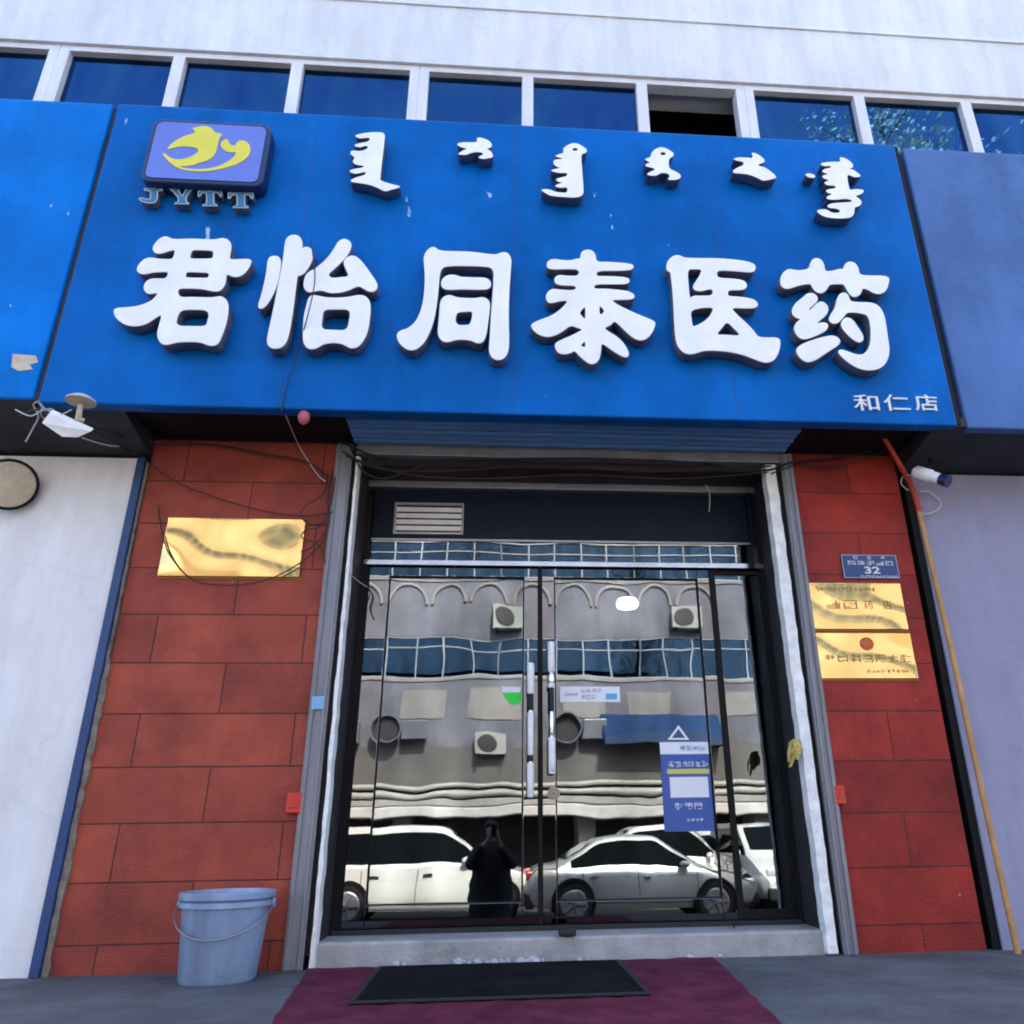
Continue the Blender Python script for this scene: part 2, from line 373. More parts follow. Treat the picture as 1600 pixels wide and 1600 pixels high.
def text(name, body, x0, x1, z0, z1, Yback, depth, mt, parent, fat=0.0):
    cu = bpy.data.curves.new(name, 'FONT'); cu.body = body; cu.size = 1; cu.offset = fat; cu.extrude = .02
    o = bpy.data.objects.new(name, cu); scn.collection.objects.link(o)
    me = bake(o); bpy.data.objects.remove(o); bpy.data.curves.remove(cu)
    a = np.array([v.co[:] for v in me.vertices]); lo, hi = a.min(0), a.max(0)
    s = ((x1 - x0) / (hi[0] - lo[0]), (z1 - z0) / (hi[1] - lo[1]), depth / max(1e-6, hi[2] - lo[2]))
    for v in me.vertices:
        v.co = ((v.co.x - (lo[0]+hi[0])/2) * s[0], (v.co.y - (lo[1]+hi[1])/2) * s[1], (v.co.z - (lo[2]+hi[2])/2) * s[2])
    me.materials.clear(); me.materials.append(mt)
    me.transform(Matrix.Rotation(R(90), 4, 'X'))
    ob = bpy.data.objects.new(name, me); scn.collection.objects.link(ob)
    loc = Vector(((x0+x1)/2, Yback - depth/2, (z0+z1)/2))
    L = parent
    while L is not None: loc -= Vector(L.location); L = L.parent
    ob.parent = parent; ob.location = loc
    return ob
def blur_marks(mb, x0, x1, z0, z1, n, Y, seed=1, mi=0):     # lettering too small to read in the photograph: tiny stroke marks
    rr = random.Random(seed); w_ = (x1 - x0) / n; h = z1 - z0; t_ = .085
    for k in range(n):
        a = x0 + w_ * (k + .10); g = w_ * .80
        for q in sorted(rr.sample([0, .18, .36, .54, .72, .90], 4)):
            l0 = rr.choice([0, 0, .12, .45]); l1 = rr.choice([1, 1, .88, .55])
            if l1 - l0 < .3: l1 = 1
            mb.box(a + l0 * g, a + l1 * g, Y - .0016, Y, z0 + h * q, z0 + h * min(1, q + t_), mi)
        for q in sorted(rr.sample([.02, .28, .48, .70, .90], 2)):
            b0 = rr.choice([0, 0, .3]); b1 = rr.choice([1, 1, .7])
            mb.box(a + q * g, a + (q + t_) * g, Y - .0022, Y - .0001, z0 + h * b0, z0 + h * b1, mi)
    return mb

# ================================================================ SETTING
G = .04; ROAD = -.85
tag(MB().quad((-150,-150,ROAD),(150,-150,ROAD),(150,150,ROAD),(-150,150,ROAD)).build('road', M['asphalt']), kind='structure')
tag(MB().box(-9, 9, -1.9, .6, ROAD-.1, G).build('pavement', M['concrete'], bevel=.012), kind='structure')
st = MB()
for k in range(4):
    st.box(-9, 9, -1.9 - .3*(k+1), -1.9 - .3*k - (.0 if k == 0 else .0), ROAD-.1, G - .178*(k+1))
tag(st.build('entrance_steps', M['concrete_step']), kind='structure')
tag(MB().box(-40, 40, -26, -17.2, ROAD-.1, ROAD+.14).build('far_pavement', M['concrete']), kind='structure')
th = MB().box(-.975, 1.965, .0, .7, G-.05, .165)
tag(th.build('threshold', M['concrete_step'], bevel=.015), kind='structure')

# ================================================================ SHOP BUILDING
B = thing('shop_building', 'red clad shop building with glass doors below and a strip of blue windows above', 'building', (.45, .3, G))
MB().box(-2.33, -1.10, 0, .5, G, 3.72).build('brick_pillar', M['brick_left'], B)
MB().box(2.055, 2.845, 0, .5, G, 3.72).build('brick_pillar', M['brick_right'], B)
MB().box(-9, 9, .12, .45, 3.72, 5.42).build('upper_wall', M['tile_white'], B)
MB().box(-1.10, 2.055, .02, .45, 3.2, 3.72).build('door_lintel', M['maroon_dark'], B)
MB().box(-9, 9, .03, .40, 6.90, 9.3).build('spandrel_wall', M['tile_white'], B)
for k in range(2):
    MB().box(-9, 9, .012, .03, 7.62 + k*.9, 7.66 + k*.9).build('wall_band', M['frame_white'], B)
MB().box(-9.2, 9.2, -.12, 9.0, 9.3, 9.5).build('roof', M['concrete'], B)
MB().box(-9, 9, 8.6, 8.9, G, 9.3).box(-9, -8.7, .45, 8.6, G, 9.3).box(8.7, 9, .45, 8.6, G, 9.3).build('rear_wall', M['tile_white'], B)
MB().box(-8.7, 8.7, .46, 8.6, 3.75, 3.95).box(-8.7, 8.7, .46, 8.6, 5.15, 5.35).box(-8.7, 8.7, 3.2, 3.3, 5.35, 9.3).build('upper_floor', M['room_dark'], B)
# strip windows of the upper storey
lines = [-6.80,-5.80,-4.79,-3.78,-2.80,-1.815,-.77,.175,1.19,2.13,3.195,4.215,5.20,6.2,7.2,8.2]
MULL_W = .10
def win_unit(xs, opened=()):
    f = MB()
    f.box(xs[0]+.001, xs[-1]-.001, .06, .17, 5.42, 5.50).box(xs[0]+.001, xs[-1]-.001, .06, .17, 6.84, 6.90)
    for i, x in enumerate(xs):
        h = .083 if i in (0, len(xs)-1) else .05
        f.box(x-h if i else x, x+h if i < len(xs)-1 else x, .055, .175, 5.50, 6.84)
    fo = f.build('window', M['frame_white'], B, bevel=.006)
    for i in range(len(xs)-1):
        if i in opened:
            MB().box(xs[i]+.03, xs[i]+.06, .12, .16, 5.5, 6.84).build('sash', M['black'], fo); continue
        MB().box(xs[i], xs[i+1], .118, .124, 5.46, 6.86).build('pane', M['upper_glass'], fo)
win_unit(lines[0:4]); win_unit(lines[3:7]); win_unit(lines[6:10], opened=(2,)); win_unit(lines[9:13]); win_unit(lines[12:16])

# galvanised shutter rails and rough foam edges of the doorway
for x0, x1, a, b_ in ((-1.118, -1.008, -.035, .06), (1.985, 2.072, -.035, .06)):
    MB().box(x0, x1, a, .0-.001, G, 3.16).box(x0+.012, x0+.03, a-.012, a, G, 3.16).box(x1-.03, x1-.012, a-.012, a, G, 3.16).build('shutter_rail', M['galv'], B, bevel=.004)
def foam(x0b, x1b, x0t, x1t, seed):
    rr = random.Random(seed); n = 46; vs = []; fs = []
    for i in range(n+1):
        t = i/n; z = .05 + t*3.02
        a = x0b+(x0t-x0b)*t + rr.uniform(-.0035,.0035); c = x1b+(x1t-x1b)*t + rr.uniform(-.003,.003); d = -.045+rr.uniform(-.003,.003)
        vs += [(a, .03, z), (a+.006, d, z), (c-.006, d+rr.uniform(-.004,.004), z), (c, .03, z)]
        if i:
            q = (i-1)*4
            for j in range(3): fs.append((q+j, q+j+1, q+j+5, q+j+4))
    return MB().add(vs, fs)
foam(-.978, -.942, -.985, -.953, 3).build('foam_edge', M['foam_white'], B, smooth=True)
foam(1.885, 1.955, 1.855, 1.945, 4).build('foam_edge', M['foam_white'], B, smooth=True)
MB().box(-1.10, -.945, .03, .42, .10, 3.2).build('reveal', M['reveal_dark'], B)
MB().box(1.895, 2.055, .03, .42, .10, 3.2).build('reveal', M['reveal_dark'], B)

YD = .35
Z = lambda py, Y=YD, px=845: float(at(px, py, Y)[2])
X = lambda px, py, Y=YD: float(at(px, py, Y)[0])
# shutter housing under the sign, with ribs along its underside
sh = MB().box(-1.0, 2.02, -.55, -.02, 3.185, 3.62)
for k in range(7): sh.box(-1.0, 2.02, -.545 + k*.075, -.495 + k*.075, 3.165 + (0.004 if k % 2 else 0), 3.184)
sh.build('shutter_housing', M['shutter_blue'], B, bevel=.003)
MB().box(-.99, 2.0, -.02, .05, Z(717, .0), 3.183).build('shutter_bar', M['alu_dull'], B, bevel=.004)
MB().box(-.945, 1.895, .06, .40, Z(744, .2), 3.2).build('lintel_board', M['maroon_dark'], B)
MB().box(-.945, 1.895, .33, .41, Z(766), Z(742)).build('head_frame', M['alu_dull'], B, bevel=.004)
MB().box(-.90, 1.86, .385, .40, Z(845), Z(766)).box(1.83, 1.86, .33, .384, Z(845), Z(766)).build('transom_board', M['board_navy'], B)
tp = MB().box(-.90, 1.86, .37, .376, Z(882), Z(845)).build('transom_pane', M['transom_glass'], B)
MB().box(-.93, 1.89, .30, .40, Z(888), Z(880)).build('transom_bar', M['steel'], B, bevel=.003)
MB().box(-.90, 1.86, .36, .40, Z(846), Z(843)).build('transom_bead', M['alu_dull'], B)
for a_, b_ in ((-.945,-.905),(1.862,1.895)): MB().box(a_, b_, .31, .42, .16, 2.95).build('jamb', M['black'], B)
x0, x1, z0, z1 = X(615, 810), X(724, 810), Z(835, .38, 670), Z(786, .38, 670)
v = MB().box(x0, x1, .372, .384, z1-.02, z1).box(x0, x1, .372, .384, z0, z0+.015).box(x0, x0+.015, .372, .384, z0+.015, z1-.02).box(x1-.015, x1, .372, .384, z0+.015, z1-.02)
vg = v.build('vent_grille', M['alu_dull'], B)
s_ = MB()
for k in range(4):
    zz = z0 + .03 + k*(z1-z0-.05)/4
    s_.add([(x0+.015,.372,zz),(x1-.015,.372,zz),(x1-.015,.383,zz+.035),(x0+.015,.383,zz+.035),(x0+.015,.375,zz-.003),(x1-.015,.375,zz-.003)], [(0,1,2,3),(0,1,5,4)])
s_.build('slat', M['white_plastic'], vg)

# glass doors
M['door_steel'] = mat('door_steel', (.14,.147,.16), .010, metal=1.0, bump=.03, bscale=1.4)
zb, zt = .195, 2.405
def leaf(xa, xb, st_l, st_r, name='door'):
    f = MB()
    f.box(xa, xa+st_l, .335, .385, zb, zt).box(xb-st_r, xb, .335, .385, zb, zt)
    f.box(xa+st_l, xb-st_r, .337, .383, zt-.065, zt).box(xa+st_l, xb-st_r, .337, .383, zb, zb+.12)
    d = f.build(name, M['door_steel'], B, bevel=.003)
    MB().box(xa+st_l-.005, xb-st_r+.005, .357, .363, zb+.11, zt-.06).build('glass_pane', M['door_glass'], d)
    g = MB()      # black rubber beads round the pane
    g.box(xa+st_l, xa+st_l+.008, .345, .356, zb+.12, zt-.065).box(xb-st_r-.008, xb-st_r, .345, .356, zb+.12, zt-.065)
    g.box(xa+st_l+.008, xb-st_r-.008, .345, .356, zt-.073, zt-.065).box(xa+st_l+.008, xb-st_r-.008, .345, .356, zb+.12, zb+.126)
    g.build('gasket', M['black'], d)
    return d
dl = leaf(-.885, .275, .135, .095)
dr = leaf(.302, 1.492, .085, .085)
for a_, b_ in ((-.905,-.886),(.276,.301),(1.493,1.528)): MB().box(a_, b_, .33, .39, zb, zt).build('door_post', M['black'], B)
sp_ = MB().box(1.529, 1.861, .34, .38, zb, zb+.05).box(1.529, 1.861, .34, .38, zt-.03, zt).box(1.529, 1.537, .34, .38, zb+.05, zt-.03).box(1.853, 1.861, .34, .38, zb+.05, zt-.03).build('side_light', M['black'], B)
MB().box(1.529, 1.861, .357, .363, zb+.05, zt-.03).build('glass_pane', M['door_glass'], sp_)
MB().box(-.93, 1.88, .30, .42, .165, zb-.004).build('door_sill', M['black_rubber'], B)
def handle(px, rows, parent, zs):
    xh = X(px, 1110, .25); h = MB(); n = len(rows)
    a0, b0 = Z(rows[-1][1], .25, px), Z(rows[0][0], .25, px)
    h.tube([(xh,.25,a0+.02),(xh,.25,b0-.02)], .012, 12, 2)
    for (pa, pb, r, mi) in rows:
        h.lathe([(r*.8, Z(pb,.25,px)), (r, Z(pb,.25,px)+.008), (r, Z(pa,.25,px)-.008), (r*.8, Z(pa,.25,px))], (xh,.25,0), 14, mi=mi)
    for pz in zs:
        zz = Z(pz,.25,px)
        h.tube([(xh,.25,zz),(xh,.337,zz)], .011, 10, 2)
        h.lathe([(.019,zz-.016),(.023,zz-.008),(.023,zz+.008),(.019,zz+.016)], (xh,.25,0), 14, mi=0)
    h.build('handle', [M['white_plastic'], M['black_rubber'], M['steel_bright']], parent, smooth=True)
handle(829, [(1036,1084,.024,0),(1084,1110,.019,1),(1112,1180,.019,0),(1180,1190,.017,1),(1192,1246,.022,0)], dl, (1072, 1202))
handle(862, [(1003,1050,.024,0),(1052,1070,.021,2),(1074,1112,.015,1),(1113,1150,.014,2),(1152,1207,.023,0)], dr, (1071, 1205))
# dark room behind the doors
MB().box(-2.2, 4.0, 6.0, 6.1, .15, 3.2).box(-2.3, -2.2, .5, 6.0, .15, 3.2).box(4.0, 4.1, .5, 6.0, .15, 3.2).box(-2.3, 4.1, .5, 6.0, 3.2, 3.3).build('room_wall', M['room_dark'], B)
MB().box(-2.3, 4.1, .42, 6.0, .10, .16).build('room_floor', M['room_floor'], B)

# ================================================================ NEIGHBOURING SHOPFRONTS
NL = thing('neighbour_shop', 'white walled shop left of the red pillar with a blue corner trim', 'shop', (-5.2, .2, G))
MB().box(-9, -2.405, -.02, .5, G, 3.03).build('wall', M['wall_white'], NL)
MB().box(-2.404, -2.352, -.045, .3, G, 3.03).build('corner_trim', M['trim_blue'], NL, bevel=.004)
mo = MB(); rr = random.Random(5); vs = []; fs = []
for k in range(61):
    z = G + k*.0495; w_ = (.030 + rr.uniform(-.006,.008)) if k < 34 else (.012 + rr.uniform(-.004,.004))
    vs += [(-2.352,.1,z), (-2.350,-.022+rr.uniform(-.006,.006),z), (-2.352+w_,-.016+rr.uniform(-.006,.004),z), (-2.352+w_+.002,.1,z)]
    if k:
        q = (k-1)*4
        for t_ in range(3): fs.append((q+t_, q+t_+1, q+t_+5, q+t_+4))
mo.add(vs, fs).build('mortar_joint', M['mortar'], NL, smooth=True)
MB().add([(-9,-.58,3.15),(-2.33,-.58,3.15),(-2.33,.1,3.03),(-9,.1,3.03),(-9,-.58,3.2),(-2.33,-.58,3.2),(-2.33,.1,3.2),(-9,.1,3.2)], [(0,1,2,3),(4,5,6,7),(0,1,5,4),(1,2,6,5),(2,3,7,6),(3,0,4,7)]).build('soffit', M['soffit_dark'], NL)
NR = thing('neighbour_shop', 'lilac grey walled shop right of the gold plaques behind the leaning pole', 'shop', (5.9, .2, G))
MB().box(2.935, 9, -.02, .5, G, 3.03).build('wall', M['wall_lilac'], NR)
MB().box(2.846, 2.934, .06, .4, G, 3.3).box(2.885, 2.934, -.005, .06, G, 3.03).build('corner_gap', M['black'], NR)
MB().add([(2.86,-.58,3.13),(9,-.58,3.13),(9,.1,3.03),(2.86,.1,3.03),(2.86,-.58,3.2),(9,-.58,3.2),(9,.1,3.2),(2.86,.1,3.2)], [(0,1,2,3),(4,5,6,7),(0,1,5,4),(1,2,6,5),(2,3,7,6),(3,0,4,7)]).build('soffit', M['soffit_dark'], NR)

def board(name, label, cat, x0, x1, z0, z1, mt, y=-.60):
    b = thing(name, label, cat, ((x0+x1)/2, y+.1, z0))
    MB().box(x0, x1, y, y+.10, z0, z1).build('panel', M[mt], b, bevel=.012)
    MB().box(x0+.05, x1-.05, y+.11, .1, z1-.1, z1-.06).box(x0+.05, x1-.05, y+.11, .1, z0+.06, z0+.1).build('bracket', M['black'], b)
    return b
board('signboard', 'bright blue blank signboard at the far left beside the lettered board', 'signboard', -9, -2.825, 3.15, 5.56, 'sign_blue_bright')
board('signboard', 'pale lilac blank signboard at the far right beside the lettered board', 'signboard', 3.075, 9, 3.12, 5.56, 'sign_lilac', -.585)

# ================================================================ MAIN SIGN
SYB = -.60
S = board('signboard', 'large deep blue signboard with big raised white lettering over the glass doors', 'signboard', -2.79, 3.0, 3.125, 5.57, 'sign_blue', SYB)
MB().box(3.001, 3.03, -.59, -.05, 3.14, 5.56).build('side_cap', M['black'], S)
MB().box(-2.822, -2.793, -.575, -.5, 3.16, 5.55).build('seam_strip', M['soffit_dark'], S)
for x_ in (-1.38, .06, 1.52): MB().box(x_-.0025, x_+.0025, SYB-.0015, SYB+.02, 3.14, 5.555).build('panel_seam', M['sign_blue_seam'], S)
def trace(loops, ox, oy, k, Y, n=2):
    out = []
    for L in loops:
        C = chaikin(L, n); out.append(np.array([[p[0], p[2]] for p in (at(ox + a*k, oy + b*k, Y) for a, b in C)]))
    return out
CH = [ # big characters: outlines then holes, read off a grid laid over each one
 (170,355,[[(480,240),(490,195),(545,130),(600,100),(650,110),(690,135),(900,125),(1150,140),(1220,118),(1290,130),(1330,190),(1320,260),(1300,355),(1400,350),(1545,345),(1540,400),(1490,480),(1430,530),(1360,540),(1275,500),(1270,560),(1260,620),(1210,690),(1140,695),(1040,670),(900,660),(760,660),(740,700),(760,750),(800,765),(900,760),(1100,768),(1160,760),(1220,750),(1275,790),(1295,850),(1290,950),(1270,1050),(1235,1150),(1190,1260),(1140,1285),(1080,1280),(1000,1245),(880,1240),(740,1245),(660,1270),(590,1275),(540,1220),(530,1150),(545,1080),(575,980),(570,945),(500,985),(420,1040),(330,1070),(220,1070),(140,1035),(80,980),(55,920),(70,880),(180,875),(320,860),(440,815),(500,770),(540,715),(500,712),(440,725),(395,695),(380,650),(405,590),(460,560),(540,560),(625,562),(655,490),(620,480),(480,485),(380,510),(330,495),(305,460),(330,400),(390,345),(450,330),(530,345),(620,350),(690,350),(715,300),(725,245),(690,245),(620,265),(560,285),(510,280)],
  [(900,240),(1010,245),(1140,250),(1140,300),(1130,345),(1000,345),(875,345),(880,300)],[(840,480),(960,485),(1095,490),(1090,530),(1080,555),(950,552),(825,550),(830,520)],[(780,895),(920,890),(1060,895),(1095,940),(1080,1010),(1060,1080),(900,1078),(725,1075),(735,980)]]),
 (390,355,[[(200,360),(225,320),(280,310),(322,330),(336,380),(325,480),(305,580),(275,680),(225,780),(160,870),(110,885),(95,850),(130,740),(165,600),(190,470)],
  [(385,190),(400,120),(450,85),(510,85),(555,120),(568,180),(565,240),(600,215),(650,220),(690,270),(680,350),(640,430),(590,500),(540,525),(515,520),(500,640),(480,800),(455,980),(430,1130),(400,1240),(350,1300),(280,1320),(215,1300),(190,1240),(210,1130),(250,950),(285,780),(315,620),(345,480),(362,380),(375,300)],
  [(600,560),(620,510),(670,470),(715,460),(740,430),(800,385),(870,310),(930,220),(970,150),(1030,125),(1085,150),(1105,200),(1080,270),(1020,350),(940,430),(880,480),(850,510),(865,545),(920,555),(1000,545),(1060,540),(1080,520),(1060,470),(1025,400),(1035,350),(1090,310),(1150,315),(1210,365),(1280,460),(1350,560),(1385,620),(1380,670),(1340,700),(1280,690),(1210,640),(1160,640),(1060,690),(930,715),(850,705),(780,680),(700,695),(640,705),(600,670),(590,620)],
  [(640,780),(670,740),(730,745),(820,765),(950,770),(1080,760),(1180,738),(1250,745),(1300,800),(1310,880),(1300,1000),(1280,1130),(1230,1240),(1170,1300),(1110,1315),(1060,1290),(1000,1260),(900,1250),(800,1265),(740,1305),(680,1325),(620,1305),(585,1240),(585,1100),(595,960),(620,860)],[(800,890),(950,888),(1100,890),(1090,1010),(1060,1125),(920,1120),(770,1115),(785,980)]]),
 (610,365,[[(365,280),(380,210),(430,155),(480,145),(530,190),(700,195),(900,200),(1060,225),(1160,230),(1210,205),(1270,205),(1310,270),(1305,360),(1290,560),(1280,800),(1280,1000),(1285,1150),(1280,1270),(1240,1350),(1170,1375),(1110,1350),(1075,1280),(1085,1150),(1095,950),(1110,750),(1125,550),(1130,365),(980,350),(780,345),(600,350),(550,380),(530,450),(520,560),(505,720),(480,880),(450,1000),(400,1120),(340,1210),(260,1265),(190,1260),(120,1210),(80,1150),(75,1090),(110,1055),(190,1035),(270,970),(330,860),(365,720),(380,560),(380,400)],
  [(555,520),(590,470),(650,445),(720,455),(760,475),(900,480),(1030,480),(1080,510),(1090,560),(1065,600),(960,605),(800,600),(680,605),(600,605),(560,575)],
  [(545,740),(580,685),(650,665),(710,695),(820,705),(930,705),(1000,690),(1060,715),(1080,770),(1070,850),(1055,980),(1035,1110),(1000,1180),(940,1190),(890,1160),(800,1145),(700,1150),(640,1175),(570,1170),(525,1110),(520,1050),(530,950),(540,840)],[(730,850),(815,845),(900,840),(890,930),(865,995),(800,998),(740,1000),(700,960),(705,890)]]),
 (815,370,[[(275,300),(295,260),(350,240),(430,255),(540,260),(600,240),(645,240),(650,170),(700,140),(760,145),(800,190),(805,275),(950,275),(1100,285),(1210,300),(1210,340),(1170,360),(1000,365),(815,365),(805,430),(900,430),(1080,435),(1165,450),(1170,490),(1130,510),(1000,510),(785,510),(780,570),(900,565),(1060,580),(1170,595),(1225,630),(1215,670),(1130,680),(960,680),(1040,740),(1160,800),(1300,860),(1440,915),(1450,950),(1420,1030),(1370,1095),(1300,1125),(1230,1105),(1150,1040),(1080,970),(1010,905),(960,960),(890,990),(940,1030),(1040,1090),(1110,1160),(1165,1260),(1150,1305),(1100,1300),(1000,1240),(920,1180),(860,1150),(860,1260),(830,1350),(770,1385),(710,1360),(630,1290),(580,1230),(540,1255),(470,1275),(400,1260),(365,1200),(375,1150),(440,1120),(560,1070),(680,1005),(620,990),(530,955),(450,1020),(350,1075),(260,1085),(180,1055),(120,1000),(105,950),(190,910),(330,860),(430,790),(520,690),(430,690),(320,720),(280,700),(265,650),(295,590),(350,565),(430,580),(590,585),(600,530),(500,525),(400,520),(360,490),(365,440),(410,415),(480,425),(625,430),(630,350),(500,345),(340,350),(290,340)],
  [(675,760),(700,770),(700,830),(695,910),(640,850),(622,825)],[(840,730),(915,805),(870,850),(840,840)],[(690,1120),(700,1160),(700,1205),(625,1190)]]),
 (1020,375,[[(150,290),(170,220),(230,170),(290,165),(340,195),(500,200),(700,200),(900,215),(1060,240),(1120,280),(1100,345),(1020,345),(850,330),(700,325),(690,370),(710,415),(850,420),(980,435),(1025,480),(1000,535),(920,540),(820,540),(810,580),(820,612),(950,620),(1090,640),(1145,690),(1120,735),(1020,740),(840,730),(900,800),(1000,890),(1090,980),(1140,1055),(1230,1065),(1370,1060),(1385,1120),(1365,1220),(1320,1300),(1250,1330),(1180,1320),(1080,1280),(960,1235),(800,1205),(640,1195),(540,1200),(460,1230),(380,1240),(310,1200),(260,1120),(245,1000),(235,800),(225,600),(205,400),(195,345),(160,330)],
  [(370,315),(450,312),(540,315),(520,380),(480,440),(440,500),(450,540),(520,555),(570,540),(640,525),(660,560),(650,605),(530,610),(440,605),(400,650),(385,500)],[(405,765),(500,735),(665,725),(650,790),(600,860),(510,920),(430,950),(415,860)],[(805,880),(880,950),(970,1045),(820,1035),(680,1030),(740,960)]]),
 (1200,385,[[(135,390),(150,310),(210,250),(260,250),(330,265),(450,250),(465,180),(500,130),(560,130),(605,180),(615,275),(700,270),(780,245),(825,250),(835,200),(880,165),(940,175),(980,230),(990,310),(1100,320),(1315,320),(1310,400),(1280,480),(1220,515),(1150,505),(1080,460),(1020,450),(1010,510),(950,550),(900,530),(860,470),(830,405),(740,405),(660,410),(635,470),(580,510),(520,490),(485,440),(470,405),(400,405),(300,430),(220,460),(160,445)],
  [(265,690),(300,620),(380,560),(430,512),(490,507),(540,550),(530,600),(480,640),(430,690),(470,695),(530,620),(590,595),(645,640),(655,690),(625,750),(560,800),(510,850),(590,825),(650,840),(645,890),(600,930),(500,975),(420,1005),(350,1000),(300,940),(285,880),(320,820),(370,790),(310,775),(270,740)],
  [(320,1100),(400,1050),(550,1000),(680,970),(750,980),(790,1030),(750,1080),(650,1140),(520,1230),(430,1260),(360,1220),(310,1150)],
  [(760,560),(790,512),(840,502),(875,535),(890,600),(1000,610),(1130,610),(1210,650),(1260,740),(1280,850),(1300,1000),(1320,1120),(1300,1230),(1240,1310),(1140,1345),(1020,1335),(920,1290),(830,1220),(760,1150),(790,1120),(860,1140),(960,1180),(1040,1180),(1090,1130),(1120,1050),(1125,920),(1110,800),(1080,740),(1000,720),(900,710),(850,720),(820,765),(765,825),(710,840),(660,800),(685,740),(730,680),(745,610)],
  [(790,860),(820,795),(860,770),(920,795),(970,870),(1030,960),(1035,1010),(1000,1045),(940,1020),(860,950)]]),
]
for ox, oy, loops in CH:
    solid('letter', trace(loops, ox, oy, .14375, SYB-.102), SYB-.010, .092, [M['letter_white'], M['letter_side']], S, bevel=.006)
GL = [
 (530,190,[[(320,290),(450,255),(640,225),(800,220),(950,235),(930,450),(900,700),(870,950),(850,1170),(845,1225),(1000,1280),(1150,1320),(1280,1350),(1200,1385),(1080,1410),(970,1450),(900,1425),(780,1360),(600,1300),(400,1270),(230,1250),(280,1190),(420,1145),(545,1110),(570,1040),(480,1050),(340,1085),(260,1060),(210,1020),(340,980),(500,960),(520,910),(420,905),(320,880),(280,820),(340,750),(270,700),(230,650),(270,600),(340,610),(440,620),(590,570),(610,500),(520,500),(430,540),(300,490),(420,450),(620,420),(650,330),(560,330),(420,350)]]),
 (700,190,[[(190,460),(300,430),(480,435),(620,430),(600,330),(720,340),(850,400),(915,480),(880,545),(770,555),(850,590),(910,640),(935,740),(850,755),(720,775),(620,740),(740,690),(730,640),(600,625),(480,640),(380,690),(200,680),(300,610),(420,560),(330,540),(230,510)]]),
 (835,210,[[(600,300),(680,230),(800,180),(900,190),(1020,260),(1095,320),(1060,390),(970,400),(975,600),(1000,900),(1020,1200),(980,1280),(860,1310),(700,1305),(500,1290),(330,1270),(240,1220),(130,1150),(250,1140),(350,1160),(420,1195),(560,1215),(690,1220),(700,1090),(560,1110),(420,1080),(500,1030),(640,1000),(500,985),(440,930),(560,900),(690,870),(690,790),(560,800),(430,780),(340,750),(440,720),(600,690),(480,680),(400,610),(410,530),(520,520),(640,500),(500,470),(430,450),(520,410),(620,390)],[(790,280),(850,275),(905,285),(900,340),(845,345),(790,335)]]),
 (985,210,[[(440,400),(500,320),(620,265),(720,280),(830,340),(910,400),(860,470),(800,500),(790,600),(810,720),(920,760),(1060,850),(1010,930),(880,945),(770,935),(840,870),(790,810),(680,790),(600,810),(530,860),(330,840),(400,790),(530,730),(480,690),(310,660),(330,610),(430,590),(380,560),(290,510),(430,480)],[(620,370),(680,362),(740,370),(735,430),(670,438),(620,420)]]),
 (1125,215,[[(270,440),(400,410),(560,420),(710,430),(650,310),(760,330),(880,410),(940,490),(880,530),(790,545),(800,590),(940,620),(1060,710),(1190,830),(1080,860),(900,900),(780,830),(600,760),(420,740),(280,735),(280,680),(380,620),(510,570),(480,490),(360,480)]]),
 (1250,230,[[(430,340),(560,310),(720,305),(860,310),(820,200),(950,230),(1060,310),(1110,380),(1080,430),(960,450),(1100,460),(1190,530),(1280,600),(1160,625),(1060,590),(980,560),(990,700),(1020,850),(1050,900),(1150,870),(1350,890),(1270,980),(1130,1010),(1250,1080),(1290,1160),(1220,1230),(1130,1240),(1130,1380),(1060,1460),(900,1480),(680,1470),(500,1440),(420,1390),(340,1320),(480,1290),(580,1310),(640,1360),(800,1380),(860,1320),(760,1270),(600,1260),(570,1210),(680,1170),(850,1155),(1080,1150),(1100,1110),(1000,1070),(880,1070),(760,1090),(560,1080),(570,1020),(700,980),(540,930),(570,880),(760,860),(740,790),(560,790),(500,730),(640,690),(480,640),(470,590),(620,560),(450,510),(520,450),(660,430),(640,380),(470,390)],[(110,570),(180,540),(320,580),(300,640),(170,620)]]),
]
for ox, oy, loops in GL:
    solid('letter', trace(loops, ox, oy, .075, SYB-.10), SYB-.012, .088, [M['letter_white'], M['letter_side_blue']], S, bevel=.004)
# small branch name, bottom right
for ch, a, b_ in (('和', 1333, 1372), ('仁', 1380, 1420), ('店', 1428, 1464)):
    text('letter', ch, X(a, 631, SYB), X(b_, 631, SYB), float(at((a+b_)/2, 643, SYB)[2]), float(at((a+b_)/2, 618, SYB)[2]), SYB-.001, .012, M['plate_white'], S, fat=.006)
